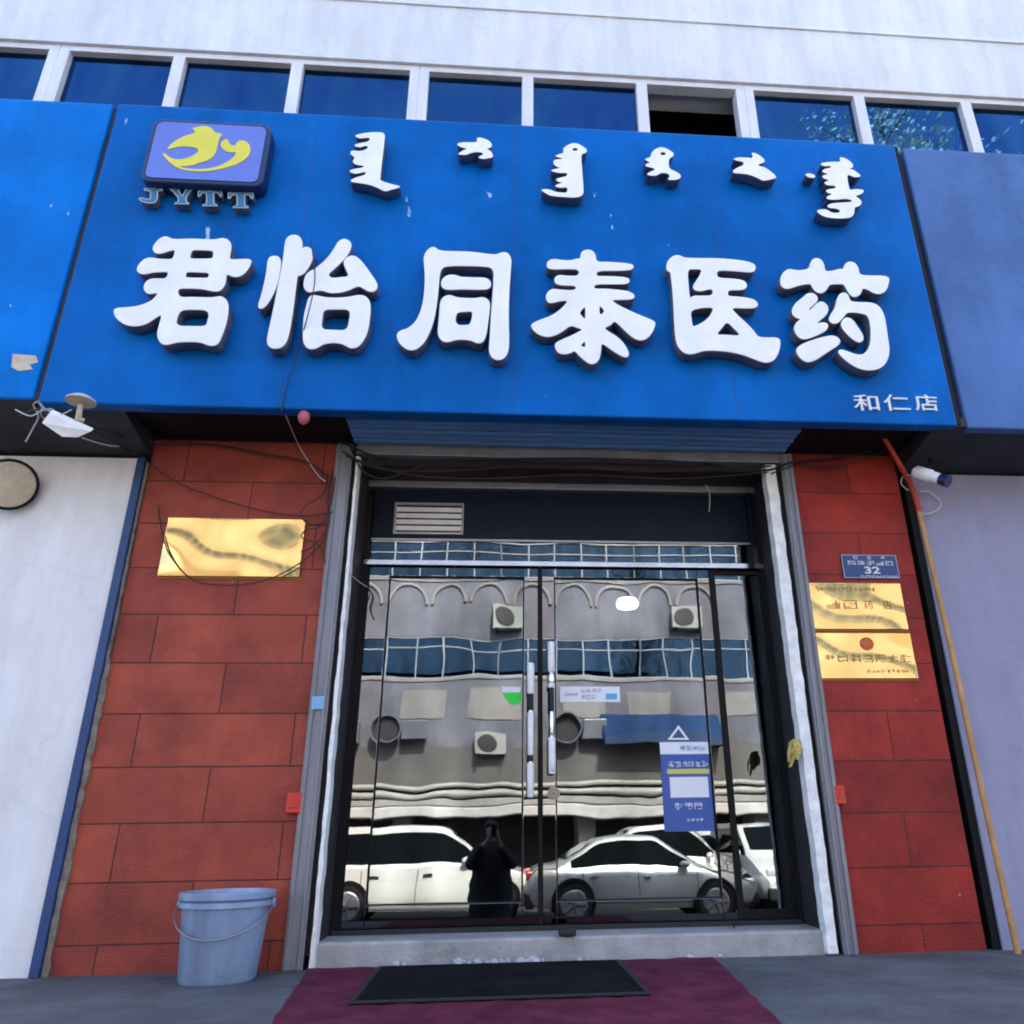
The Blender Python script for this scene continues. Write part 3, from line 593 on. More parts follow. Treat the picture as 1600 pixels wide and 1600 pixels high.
# outline serif initials
JY = {'J': [[(300,0),(700,0),(700,14),(600,22),(600,70),(540,100),(400,104),(250,92),(180,70),(240,62),(380,74),(430,70),(430,22),(300,14)]],
      'Y': [[(0,0),(270,0),(250,14),(330,46),(400,14),(380,0),(640,0),(520,22),(440,60),(440,86),(500,94),(500,104),(140,104),(140,94),(220,86),(220,60),(100,20)]],
      'T': [[(0,0),(620,0),(620,40),(560,40),(520,18),(420,16),(420,86),(500,94),(500,104),(120,104),(120,94),(210,86),(210,16),(110,18),(60,40),(0,40)]]}
for ch, px, py, wd in (('J', 216, 294, 38), ('Y', 264, 295, 40), ('T', 309, 298, 38), ('T', 356, 301, 40)):
    L = np.array(JY[ch][0], float); L[:,0] = (L[:,0]-L[:,0].min())/(L[:,0].max()-L[:,0].min())*wd; L[:,1] *= 24/104
    pts = np.array([[p[0], p[2]] for p in (at(px+a, py+b, SYB-.07) for a, b in L)])
    c = pts.mean(0)
    lo = solid('letter', [pts], SYB-.012, .058, [M['initial_edge'], M['letter_side']], S)
    # inset teal face: the outline drawn in by a constant margin
    n = len(pts); ins = []
    area = sum(pts[i][0]*pts[(i+1)%n][1]-pts[(i+1)%n][0]*pts[i][1] for i in range(n)); sg = 1 if area > 0 else -1
    for i in range(n):
        e1 = pts[i]-pts[i-1]; e2 = pts[(i+1)%n]-pts[i]
        n1 = sg*np.array([-e1[1], e1[0]])/np.linalg.norm(e1); n2 = sg*np.array([-e2[1], e2[0]])/np.linalg.norm(e2)
        b_ = n1+n2; b_ = b_/max(.5, float(b_@b_))*2*.0075
        ins.append(pts[i]+b_)
    solid('inset_face', [np.array(ins)], SYB-.0705, .003, [M['letter_teal']], lo)

# ================================================================ LOGO LIGHTBOX
lc = [at(240,186,SYB-.13), at(420,197,SYB-.13), at(409,290,SYB-.13), at(224,281,SYB-.13)]
LX0, LX1, LZ0, LZ1 = (lc[0][0]+lc[3][0])/2, (lc[1][0]+lc[2][0])/2, (lc[2][2]+lc[3][2])/2, (lc[0][2]+lc[1][2])/2
LB = thing('logo_lightbox', 'rounded blue light box with a yellow emblem on the upper left of the sign', 'light box', ((LX0+LX1)/2, SYB-.07, LZ0))
def rrect(x0, x1, z0, z1, r, n=6):
    P = []
    for cx, cz, a0 in ((x1-r, z1-r, 0), (x0+r, z1-r, 90), (x0+r, z0+r, 180), (x1-r, z0+r, 270)):
        for k in range(n+1):
            a = R(a0 + 90*k/n); P.append((cx+r*math.cos(a), cz+r*math.sin(a)))
    return np.array(P)
solid('case', [rrect(LX0, LX1, LZ0, LZ1, .06)], SYB-.002, .128, [M['logo_side'], M['logo_side']], LB, bevel=.012)
fc = solid('face', [rrect(LX0+.022, LX1-.022, LZ0+.022, LZ1-.022, .045)], SYB-.1302, .006, [M['logo_blue']], LB, bevel=.002)
bird = [[(370,390),(430,320),(540,260),(650,230),(640,205),(610,185),(700,165),(770,167),(820,200),(835,228),(915,240),(880,270),(865,340),(840,440),(770,500),(700,512),(600,550),(470,550),(560,575),(700,582),(850,560),(960,510),(1030,450),(1040,415),(960,420),(900,380),(885,330),(930,290),(965,295),(975,340),(1030,360),(1050,310),(1110,298),(1170,340),(1182,400),(1150,470),(1060,530),(930,570),(780,602),(620,602),(480,575),(390,510),(325,430),(345,420),(420,480),(500,490),(600,465),(670,420),(680,385),(620,365),(500,360),(400,385)]]
solid('emblem', trace(bird, 200, 170, .1625, SYB-.14), SYB-.1363, .004, [M['logo_yellow']], LB)

# ================================================================ THINGS ON AND BEFORE THE FACADE
def rect_px(c, Y):                 # a flat plate from four sighted corners on a wall plane
    q = [at(a, b, Y) for a, b in c]
    return (q[0][0]+q[3][0])/2, (q[1][0]+q[2][0])/2, (q[2][2]+q[3][2])/2, (q[0][2]+q[1][2])/2
def plaque(label, c):
    x0, x1, z0, z1 = rect_px(c, -.022)
    p = thing('wall_plaque', label, 'plaque', ((x0+x1)/2, -.01, z0), group=None)
    MB().box(x0, x1, -.022, -.001, z0, z1).build('plate', M['gold'], p, bevel=.004)
    MB().box(x0-.006, x1+.006, -.006, -.0005, z0-.008, z0-.0005).box(x0-.006, x1+.006, -.006, -.0005, z1+.0005, z1+.006).build('backing', M['gold_edge'], p)
    return p, x0, x1, z0, z1
plaque('polished gold plaque alone on the left red pillar with cables across it', [(262,806),(478,813),(466,905),(247,897)])
p, a, b, c, d = plaque('gold plaque with dark lettering just under the blue house number plate', [(1259,911),(1407,911),(1420,984),(1270,983)])
W_ = b-a; H_ = d-c
blur_marks(blur_marks(MB(), a+.08*W_, a+.72*W_, d-.18*H_, d-.09*H_, 14, -.0222, 3), a+.16*W_, a+.52*W_, c+.44*H_, c+.62*H_, 2, -.0222, 8).build('engraving', M['engrave'], p)
text('engraving', '药', a+.575*W_, a+.665*W_, c+.44*H_, c+.62*H_, -.0222, .002, M['engrave'], p)
text('engraving', '店', a+.775*W_, a+.865*W_, c+.43*H_, c+.63*H_, -.0222, .002, M['engrave'], p)
p, a, b, c, d = plaque('gold plaque with a round red emblem, lower one on the right red pillar', [(1265,990),(1421,988),(1437,1061),(1276,1060)])
W_ = b-a; H_ = d-c
MB().lathe([(.046,-.0225),(.046,-.027)], (a+.545*W_, 0, c+.76*H_), 28, 'y', sq=(1, .92)).build('emblem', M['emblem_red'], p)
em = MB()
for k in (-1, 0, 1): em.box(a+.545*W_+k*.020-.004, a+.545*W_+k*.020+.004, -.0275, -.0271, c+.76*H_-.016, c+.76*H_+.018)
em.box(a+.545*W_-.03, a+.545*W_+.03, -.0278, -.0274, c+.76*H_-.004, c+.76*H_+.003).build('emblem_mark', M['gold_edge'], p)
blur_marks(MB(), a+.10*W_, a+.97*W_, c+.36*H_, c+.52*H_, 7, -.0222, 5).build('engraving', M['engrave'], p)
blur_marks(MB(), a+.50*W_, a+.92*W_, c+.13*H_, c+.20*H_, 9, -.0222, 6).build('engraving', M['engrave'], p)
x0, x1, z0, z1 = rect_px([(1314,865),(1400,868),(1407,905),(1318,903)], -.012)
p = thing('house_number_plate', 'small dark blue house number plate reading 32 above the gold plaques', 'number plate', ((x0+x1)/2, -.006, z0))
MB().box(x0, x1, -.012, -.001, z0, z1).build('plate', M['plate_blue'], p, bevel=.002)
W_ = x1-x0; H_ = z1-z0
bo = MB(); e = .004
bo.box(x0+e, x1-e, -.0132, -.0122, z0+e, z0+e+.0025).box(x0+e, x1-e, -.0132, -.0122, z1-e-.0025, z1-e).box(x0+e, x0+e+.0025, -.0132, -.0122, z0+e+.0026, z1-e-.0026).box(x1-e-.0025, x1-e, -.0132, -.0122, z0+e+.0026, z1-e-.0026)
bo.build('border', M['plate_white'], p)
text('number', '32', x0+.385*W_, x0+.66*W_, z0+.20*H_, z0+.49*H_, -.0122, .002, M['plate_white'], p, fat=.02)
lm = MB()
for q in ((.09,.93,.55,.73,5,11),(.20,.30,.80,.94,1,12),(.46,.56,.80,.94,1,14),(.70,.79,.84,.93,1,15),(.30,.97,.05,.13,12,13)):
    blur_marks(lm, x0+q[0]*W_, x0+q[1]*W_, z0+q[2]*H_, z0+q[3]*H_, q[4], -.0122, q[5])
lm.build('lettering', M['plate_white'], p)

# stickers
def sticker(name, label, cat, c, Y, mt, th_=.002):
    x0, x1, z0, z1 = rect_px(c, Y)
    o = thing(name, label, cat, ((x0+x1)/2, Y, z0))
    MB().box(x0, x1, Y-th_, Y, z0, z1).build('sheet', M[mt], o)
    return o, x0, x1, z0, z1
o, x0, x1, z0, z1 = sticker('door_sticker', 'white strip sticker with blue print beside the right door handle', 'sticker', [(874,1072),(968,1074),(969,1097),(876,1097)], .354, 'sticker_white')
W_ = x1-x0; H_ = z1-z0
blur_marks(MB(), x0+.07*W_, x0+.30*W_, z0+.40*H_, z0+.60*H_, 5, .3518, 2).build('print', M['ink_blue'], o)
blur_marks(MB(), x0+.34*W_, x0+.70*W_, z0+.62*H_, z0+.85*H_, 4, .3518, 4).build('print', M['grey_ink'], o)
blur_marks(MB(), x0+.34*W_, x0+.60*W_, z0+.20*H_, z0+.46*H_, 3, .3518, 9).build('print', M['grey_ink'], o)
MB().box(x0+.76*W_, x0+.95*W_, .3508, .3518, z0+.16*H_, z0+.55*H_).build('print', M['cyan_ink'], o)
x0, x1, z0, z1 = rect_px([(784,1073),(815,1073),(816,1101),(785,1101)], .352)
o = thing('door_sticker', 'bright green sticker with a white top edge beside the left door handle', 'sticker', ((x0+x1)/2, .352, z0))
solid('sheet', [chaikin([(x0,z1-.04),(x1,z1-.04),(x1,z0+.03),(x1-.03,z0),(x0+.06,z0),(x0+.02,z0+.05)], 1)], .352, .002, [M['sticker_green']], o)
MB().box(x0, x1-.01, .350, .352, z1-.038, z1).build('white_edge', M['sticker_white'], o)
cxy = at(865, 1240, .334)
o = MB().lathe([(.040,.3325),(.040,.334)], (cxy[0], 0, cxy[2]), 26, 'y').build('door_sticker', M['alu_dull'])
tag(o, 'round grey sticker low on the right door stile below the handle', 'sticker')
rg = MB()
for k in range(10):
    aa = k*2*math.pi/10; rg.box(cxy[0]+.026*math.cos(aa)-.006, cxy[0]+.026*math.cos(aa)+.006, .3315, .3324, cxy[2]+.026*math.sin(aa)-.006, cxy[2]+.026*math.sin(aa)+.006)
rg.box(cxy[0]-.012, cxy[0]+.012, .3315, .3324, cxy[2]-.009, cxy[2]+.009)
rg.build('print', M['engrave'], o)
# poster on the right pane
x0, x1, z0, z1 = rect_px([(1029,1159),(1105,1160),(1118,1300),(1040,1298)], .356)
p = thing('poster', 'tall blue poster with white and yellow bands stuck low on the right door pane', 'poster', ((x0+x1)/2, .356, z0))
MB().box(x0, x1, .354, .356, z0, z1).build('sheet', M['poster_blue'], p)
W_ = x1-x0; H_ = z1-z0
MB().box(x0, x1, .3525, .3538, z0+.86*H_, z1).build('white_band', M['sticker_white'], p)
MB().box(x0+.12*W_, x1-.02*W_, .3525, .3538, z0+.635*H_, z0+.69*H_).build('yellow_band', M['poster_yellow'], p)
MB().box(x0+.16*W_, x1-.06*W_, .3525, .3538, z0+.37*H_, z0+.60*H_).build('white_panel', M['sticker_white'], p)
blur_marks(MB(), x0+.40*W_, x0+.95*W_, z0+.90*H_, z0+.96*H_, 4, .3524, 21).build('print', M['ink_blue'], p)
blur_marks(MB(), x0+.14*W_, x0+.97*W_, z0+.715*H_, z0+.775*H_, 6, .3539, 22).build('print', M['sticker_white'], p)
blur_marks(MB(), x0+.22*W_, x0+.80*W_, z0+.24*H_, z0+.31*H_, 3, .3539, 23).build('print', M['sticker_white'], p)
blur_marks(MB(), x0+.45*W_, x0+.80*W_, z0+.11*H_, z0+.14*H_, 4, .3539, 24).build('print', M['sticker_white'], p)
t3 = np.array([[q[0], q[2]] for q in (at(1043,1156,.356), at(1077,1156,.356), at(1060,1133,.356))]); ct = t3.mean(0)
tag(solid('warning_sticker', [t3, ct + (t3-ct)*.62], .356, .002, [M['sticker_white']], None), 'pale triangular warning outline on the right door pane above the poster', 'sticker')
cl = at(980, 943, 2.6)
tag(MB().lathe([(.02,.05),(.09,.045),(.11,.0),(.10,-.04),(.06,-.05)], tuple(cl), 24).build('ceiling_lamp', M['lamp_glow'], smooth=True), 'lit white lamp inside seen through the right door', 'lamp')
o = MB().box(X(487,1098,-.05), X(506,1098,-.05), -.051, -.0475, float(at(497,1108,-.05)[2]), float(at(497,1088,-.05)[2])).build('small_sticker', M['sticker_blue'])
tag(o, 'tiny pale blue sticker on the left galvanised shutter rail', 'sticker')
# switch boxes
for lab, q in (('small red box on the left red pillar beside the shutter rail', [(447,1238),(472,1238),(470,1271),(446,1271)]), ('small red box on the right red pillar beside the shutter rail', [(1303,1227),(1320,1227),(1323,1257),(1306,1257)])):
    x0, x1, z0, z1 = rect_px(q, -.05)
    bx = thing('switch_box', lab, 'switch box', ((x0+x1)/2, -.025, z0), group='red switch boxes')
    MB().box(x0, x1, -.05, -.001, z0, z1).build('case', M['red_plastic'], bx, bevel=.008)
    MB().box(x0+.02, x1-.02, -.0545, -.0502, z0+.03, z1-.05).build('cover', M['red_plastic'], bx, bevel=.003)
# bucket
bf = gnd(343, 1542, G); r0, r1 = .185, .232; bc = (gnd(336,1540,G)[0]-.035, min(-.26, bf[1] + r0), G); hb = .405
k = thing('bucket', 'open blue grey plastic bucket standing before the left red pillar', 'bucket', bc)
MB().lathe([(r0-.01,0),(r0,.012),(r1-.018,hb-.075),(r1-.016,hb-.07),(r1-.002,hb-.068),(r1-.002,hb-.045),(r1-.012,hb-.042),(r1+.004,hb-.03),(r1+.006,hb-.004),(r1,hb),(r1-.014,hb),(r1-.022,hb-.03),(r0-.012,.02)], bc, 48).build('body', M['bucket'], k, smooth=True)
MB().tube([(bc[0]+math.cos(a)*(r1+.010), bc[1]-math.sin(a)*(r1+.012)*.95, G+hb-.055-math.sin(a)*.15) for a in np.linspace(R(-2), R(182), 30)], .0042, 8).build('handle', M['wire_metal'], k, smooth=True)
for s_ in (-1, 1): MB().lathe([(.022,-.008),(.026,0),(.022,.008)], (bc[0]+s_*(r1+.004), bc[1], G+hb-.058), 16, 'x').build('handle_lug', M['bucket'], k)
# carpet and mat
gc = G + .004
cx0, cx1 = -.97, 1.23
cp_ = MB(); n = 24
vs = []; fs = []; rr = random.Random(8)
for i in range(n+1):
    for j in range(n+1):
        vs.append((cx0 + (cx1-cx0)*i/n + rr.uniform(-.004,.004) + (.17*(1-2*i/n))*(1-j/n), -1.75 + 1.70*j/n + (rr.uniform(-.006,.006) if j in (0,n) else 0), gc + .004 + .006*math.sin(i*1.3+j*.7)**2))
for i in range(n):
    for j in range(n): fs.append((i*(n+1)+j, (i+1)*(n+1)+j, (i+1)*(n+1)+j+1, i*(n+1)+j+1))
tag(cp_.add(vs, fs).build('carpet', M['carpet'], smooth=True), 'worn dark red carpet runner on the pavement under the black mat', 'carpet')
mq = [gnd(590,1507,G+.03), gnd(968,1500,G+.03), gnd(1003,1549,G+.03), gnd(568,1559,G+.03)]
mx0, mx1 = (mq[0][0]+mq[3][0])/2, (mq[1][0]+mq[2][0])/2
my1, my0 = min(-.04, (mq[0][1]+mq[1][1])/2), (mq[2][1]+mq[3][1])/2
dm = thing('door_mat', 'black rubber door mat with dirty worn patches lying on the carpet', 'door mat', ((mx0+mx1)/2, (my0+my1)/2, gc))
MB().box(mx0, mx1, my0, my1, gc+.012, gc+.024).build('pile', M['mat_black'], dm, bevel=.004)
MB().box(mx0-.025, mx0, my0-.025, my1+.02, gc+.011, gc+.022).box(mx1, mx1+.025, my0-.025, my1+.02, gc+.011, gc+.022).box(mx0, mx1, my0-.025, my0, gc+.011, gc+.022).build('edging', M['black_rubber'], dm, bevel=.003)
rr = random.Random(12)
rb = None
for px in (622,634,716,724,733,745,762,771,783,792,806,812,822,834,846,905,918,1080,1130):
    q = gnd(px, 1503 - (px-620)*.012, G+.01)
    if rb is None:
        bm = bmesh.new(); bmesh.ops.create_icosphere(bm, subdivisions=2, radius=.016)
        for v_ in bm.verts: v_.co *= rr.uniform(.7, 1.2)
        me = bpy.data.meshes.new('stone_chip'); bm.to_mesh(me); bm.free(); me.materials.append(M['rubble'])
        rb = bpy.data.objects.new('stone_chip', me); o = rb
        tag(rb, 'white stone chip lying at the foot of the doorstep', 'stone chip', 'white stone chips along the doorstep')
    else: o = rb.copy()
    scn.collection.objects.link(o)
    s = rr.uniform(.7, 1.9); o.location = (q[0], -.022 + rr.uniform(-.012, .008), G+.012); o.scale = (s*1.3, s*.8, s*.9); o.rotation_euler = (0, 0, rr.uniform(0, 6))
tag(MB().box(X(873,1470,-.0), X(900,1470,0), -.03, .05, .168, .20).build('door_wedge', M['black_rubber'], bevel=.008), 'small dark wedge lying on the doorstep below the doors', 'wedge')

# leaning pole and camera on the right
pl = thing('leaning_pole', 'long orange brown pole with red upper end leaning up to the sign corner', 'pole', (3.1, -.2, G))
pp = [at(1575,1420,-.16), at(1535,1240,-.13), at(1490,1030,-.10), at(1455,880,-.085), at(1434,790,-.08)]
g0 = pp[0] + (pp[0]-pp[1]) * ((G - pp[0][2]) / (pp[0][2]-pp[1][2]))
MB().tube([g0] + pp, .018, 10).build('shaft', M['bamboo'], pl, smooth=True)
MB().tube([at(1437,800,-.08), at(1430,775,-.085), at(1421,752,-.10), at(1409,732,-.16), at(1392,702,-.22), at(1369,664,-.30)], [.021,.021,.020,.019,.017,.014], 10).build('red_sleeve', M['pole_red'], pl, smooth=True)
CC = thing('security_camera', 'white bullet security camera under the right soffit beside the pole', 'security camera', tuple(at(1450,742,-.30)))
a, b = Vector(at(1428,737,-.22)), Vector(at(1470,749,-.36)); dv = (b-a).normalized()
MB().tube([a, a+(b-a)*.1, a+(b-a)*.62, a+(b-a)*.66, b], [.03,.047,.047,.040,.038], 20).build('housing', M['white_plastic'], CC, smooth=True)
MB().tube([b-dv*.002, b+dv*.055], [.040,.044], 20).build('lens_hood', M['logo_side'], CC, smooth=True)
hd = Vector((0,0,1)); MB().tube([a+(b-a)*.3+hd*.043, Vector(at(1455,727,-.25)), Vector(at(1452,715,-.24))], .014, 10).build('bracket', M['black'], CC, smooth=True)
def cable(name, label, pts, r, mt, group, cat='cable'):
    P = [Vector(at(*q)) for q in pts]; out = []
    for i in range(len(P)-1):                 # smooth run through the sighted points
        p0, p1, p2, p3 = P[max(i-1,0)], P[i], P[i+1], P[min(i+2,len(P)-1)]
        for k in range(6):
            t = k/6; out.append(.5*((2*p1)+(p2-p0)*t+(2*p0-5*p1+4*p2-p3)*t*t+(3*p1-p0-3*p2+p3)*t**3))
    out.append(P[-1])
    o = MB().tube(out, r, 6).build(name, M[mt], smooth=True)
    return tag(o, label, cat, group)
cg = 'loose cables on the shopfront'
cable('cable', 'white looped cable hanging below the security camera on the right', [(1440,757,-.2),(1436,768,-.1),(1450,768,-.06),(1468,782,-.05),(1469,792,-.05),(1458,801,-.05),(1440,804,-.05)], .006, 'cable_white', cg)
cable('cable', 'thin white cable loop left of the red pole end', [(1428,742,-.2),(1412,744,-.12),(1408,755,-.1),(1415,763,-.1),(1420,766,-.1)], .004, 'cable_white', cg)
cable('cable', 'black cable hanging in a loop across the gold plaque on the left pillar', [(247,790,-.03),(253,830,-.04),(266,868,-.05),(300,905,-.05),(350,914,-.05),(410,908,-.05),(462,884,-.05),(500,852,-.04),(510,835,-.04)], .0045, 'cable_black', cg)
cable('cable', 'black cable sagging along the top of the left red pillar', [(60,640,-.55),(150,668,-.4),(230,690,-.1),(330,694,-.05),(420,710,-.05),(480,722,-.04),(512,745,-.04)], .006, 'cable_black', cg)
cable('cable', 'black cable running diagonally down the left pillar to the shutter rail', [(190,650,-.4),(212,700,-.05),(262,745,-.04),(330,775,-.04),(420,800,-.04),(480,806,-.04),(520,800,-.05)], .004, 'cable_black', cg)
cable('cable', 'black cable bunch strand bowed out beside the left shutter rail', [(512,735,-.05),(506,770,-.06),(478,790,-.07),(470,806,-.07),(488,820,-.06),(508,815,-.05)], .0045, 'cable_black', cg)
cable('cable', 'black cable strand running close along the left shutter rail', [(520,735,-.05),(512,775,-.06),(514,810,-.06),(506,835,-.05),(485,856,-.05),(470,862,-.05)], .005, 'cable_black', cg)
cable('cable', 'black cable strand crossing low beside the left shutter rail', [(524,745,-.05),(516,790,-.07),(500,822,-.07),(478,828,-.06),(472,840,-.05),(498,852,-.05),(508,880,-.05)], .004, 'cable_black', cg)
cable('cable', 'pale thin wire dropping from the sign onto the left pillar', [(443,640,-.58),(456,672,-.3),(470,702,-.06),(495,740,-.05),(508,752,-.05)], .0035, 'cable_white', cg)
cable('cable', 'thin black wire hanging down the sign face between the first two characters', [(485,372,-.745),(492,430,-.745),(484,480,-.745),(462,560,-.64),(446,610,-.62),(440,643,-.60)], .004, 'cable_black', cg)
cable('cable', 'black cable along the door head under the shutter housing', [(530,688,-.06),(600,716,-.05),(720,718,-.05),(900,716,-.05),(1080,722,-.05),(1190,735,-.05),(1240,722,-.05),(1330,712,-.05),(1400,690,-.1)], .008, 'cable_black', cg)
cable('cable', 'dark cable sagging just below the first one over the door head', [(535,705,-.05),(590,732,-.05),(700,736,-.05),(850,728,-.05),(1000,737,-.05),(1120,733,-.05),(1205,728,-.05)], .006, 'cable_black', cg)
cable('cable', 'dark cable crossing the top of the right red pillar', [(1205,740,-.05),(1250,726,-.05),(1300,730,-.05),(1350,716,-.06),(1395,700,-.1)], .005, 'cable_black', cg)
cable('cable', 'short pale wire end hanging in front of the dark transom board', [(1098,752,.30),(1108,768,.30),(1109,785,.30),(1108,799,.30)], .004, 'cable_white', cg)
cable('cable', 'pale wire end poking from the left foam edge by the door top', [(545,896,-.05),(560,908,.1),(573,917,.25)], .004, 'cable_white', cg)
cable('cable', 'black wire end hanging down the left door stile', [(572,915,.30),(582,930,.31),(578,950,.31),(583,966,.31)], .004, 'cable_black', cg)
cable('cable', 'tangled white wire under the far left sign', [(40,690,-.4),(52,668,-.45),(60,650,-.5),(52,632,-.55),(66,628,-.58),(64,648,-.5),(75,658,-.45)], .005, 'cable_white', cg)
cable('cable', 'thin white wire trailing from the tilted white lamp to the left pillar', [(128,684,-.35),(160,694,-.25),(185,697,-.15),(205,690,-.06)], .005, 'cable_white', cg)
cable('cable', 'thin wire bent on the right end of the doorstep', [(1150,1441,.3),(1143,1458,.1),(1138,1472,.02),(1128,1470,.02)], .004, 'cable_black', cg)
cable('cable', 'brown black cable sagging lowest over the door head from rail to rail', [(540,712,-.06),(640,742,-.05),(760,748,-.05),(900,742,-.05),(1060,748,-.05),(1200,738,-.06)], .005, 'cable_black', cg)
cable('cable', 'black cable loop drooping from the door head near its left corner', [(548,700,-.06),(566,735,-.06),(600,748,-.05),(640,735,-.05),(700,718,-.05)], .005, 'cable_black', cg)
cable('cable', 'black cable tangled under the far left sign beside the tilted lamp', [(30,650,-.55),(58,640,-.6),(85,652,-.6),(118,660,-.55),(150,676,-.4),(205,706,-.06)], .006, 'cable_black', cg)
cable('cable', 'grey white wire crossing the tilted lamp under the far left sign', [(24,640,-.6),(48,650,-.62),(70,640,-.63),(92,648,-.64),(112,640,-.62)], .004, 'cable_white', cg)
# lamps and odds under the left sign
q = [at(78,644,-.66), at(143,674,-.62), at(121,684,-.60), at(97,683,-.61), at(65,661,-.65)]
L_ = thing('tilted_lamp', 'white flat lamp panel hanging tilted under the left end of the sign', 'lamp', tuple(q[1]))
mb = MB(); n = 5; up_ = np.array([.0, .02, .03])
mb.add(list(q) + [p_ + up_ for p_ in q], [tuple(range(5)), tuple(range(5,10))[::-1]] + [(i, 5+i, 5+(i+1)%5, (i+1)%5) for i in range(5)])
mb.build('panel', M['white_plastic'], L_, bevel=.004)
MB().tube([q[0]+up_, at(70,640,-.63), at(62,630,-.60)], .008, 8).build('stay', M['wire_metal'], L_)
c0 = at(126,628,-.64)
sl_ = thing('sensor_light', 'small beige mushroom shaped light hooked on the lower edge of the sign', 'light', tuple(c0))
MB().lathe([(.005,.04),(.05,.035),(.082,.012),(.085,0),(.03,-.008)], tuple(c0), 24).build('cap', M['ivory'], sl_, smooth=True)
c1, c2 = Vector(at(126,632,-.64)), Vector(at(122,655,-.62))
MB().tube([c1, c1*.5+c2*.5, c2, Vector(at(131,657,-.60))], [.014,.016,.02,.015], 12).build('stem', M['ivory'], sl_, smooth=True)
c0 = at(475,652,-.56)
hb_ = thing('hanging_bulb', 'small pink bulb hanging under the sign above the left pillar', 'bulb', tuple(c0))
MB().lathe([(.008,.05),(.03,.03),(.038,0),(.03,-.03),(.008,-.05)], tuple(c0), 16).build('bulb', M['pink'], hb_, smooth=True)
MB().tube([(c0[0],c0[1],c0[2]+.045),(c0[0],c0[1],c0[2]+.13)], .012, 8).build('socket', M['black'], hb_)
c0 = Vector(at(14,757,-.14)); dr_ = Vector((.45,-.8,-.25)).normalized()
sk = thing('wall_speaker', 'cream horn speaker with a black rim on the white wall at far left', 'speaker', tuple(c0))
MB().tube([c0-dr_*.10, c0-dr_*.03, c0, c0+dr_*.012], [.05,.12,.155,.165], 28).build('horn', M['black'], sk, smooth=True)
MB().tube([c0+dr_*.0125, c0+dr_*.02], [.145,.13], 28).build('diaphragm', M['ivory'], sk, smooth=True)
MB().tube([c0-dr_*.08, (c0.x-.05, -.02, c0.z+.05)], .025, 10).build('bracket', M['black'], sk)
pts = np.array([[p_[0], p_[2]] for p_ in (at(20,553,-.603), at(56,556,-.603), at(60,566,-.603), at(46,570,-.603), at(52,577,-.603), at(30,580,-.603), at(18,574,-.603))])
tag(solid('torn_patch', [pts], -.601, .004, [M['ivory']], None), 'torn cream scrap stuck low on the far left blue board', 'scrap')
# yellow ribbon tied to the right foam edge
rr = random.Random(3); rbn = MB()
for k in range(7):
    p0 = Vector(at(1232+rr.uniform(0,16), 1156+rr.uniform(-2,4), -.06)); p1 = p0 + Vector((rr.uniform(-.07,.03), rr.uniform(-.03,0), rr.uniform(-.20,-.08)))
    s_ = Vector((rr.uniform(.008,.018), rr.uniform(-.01,.01), rr.uniform(-.004,.008)))
    md = (p0+p1)/2 + Vector((rr.uniform(-.02,.02), -.015, 0))
    rbn.add([p0-s_,p0+s_,md+s_,md-s_,p1+s_*.6,p1-s_*.6], [(0,1,2,3),(3,2,4,5)])
o = rbn.build('ribbon', M['ribbon']); sm_ = o.modifiers.new('s','SOLIDIFY'); sm_.thickness = .002
tag(o, 'tattered yellow ribbon tied round the right foam door edge', 'ribbon')

# ================================================================ ACROSS THE STREET (seen mirrored in the glass)
FY = -22.0
O = thing('street_building', 'long grey office building across the street with two rows of blue strip windows', 'building', (2, FY-4, ROAD))
def band(z0, z1, mt, name='wall', x0=-20, x1=26, y=FY): return MB().box(x0, x1, y-9, y, z0, z1).build(name, M[mt], O)
band(2.05, 3.25, 'far_low'); band(3.25, 5.45, 'far_wall'); band(6.80, 8.87, 'far_wall'); band(10.30, 12.4, 'far_wall')
MB().box(-20.3, 26.3, FY-9.2, FY+.35, 12.4, 12.65).build('parapet', M['far_white'], O)
MB().box(-20, 26, FY-9, FY-1.4, ROAD, 2.05).build('shop_recess', M['far_dark'], O)
MB().box(-20, 26, FY-9, FY-.5, 5.45, 6.80).build('room_void', M['far_dark'], O)
MB().box(-20, 26, FY-9, FY-.5, 8.87, 10.30).build('room_void', M['far_dark'], O)
for x in (-14.2, -8.6, -3.2, 2.6, 8.4, 13.2, 18.6): MB().box(x, x+.55, FY-1.4, FY-.02, ROAD, 1.1).build('pillar', M['far_wall_warm'], O)
MB().box(-20, 26, FY-1.4, FY+.9, 1.12, 1.42).build('canopy', M['far_white'], O, bevel=.04)
MB().box(-20, 26, FY-.0, FY+.5, 1.45, 1.62).build('canopy_fascia', M['far_wall_warm'], O, bevel=.03)
for z, r in ((1.78, .10), (2.03, .08)): MB().tube([(-20, FY+.16, z)] + [(x, FY+.16+.03*math.sin(x), z+.03*math.sin(x*.7)) for x in range(-18, 26, 3)] + [(26, FY+.16, z)], r, 10).build('duct_pipe', M['ac_white'], O, smooth=True)
MB().box(-20, 26, FY+.001, FY+.04, 5.36, 5.45).build('window_ledge', M['far_wall_warm'], O)
MB().box(-20, 26, FY+.001, FY+.05, 8.80, 8.87).build('window_ledge', M['far_wall_warm'], O)
fw = None
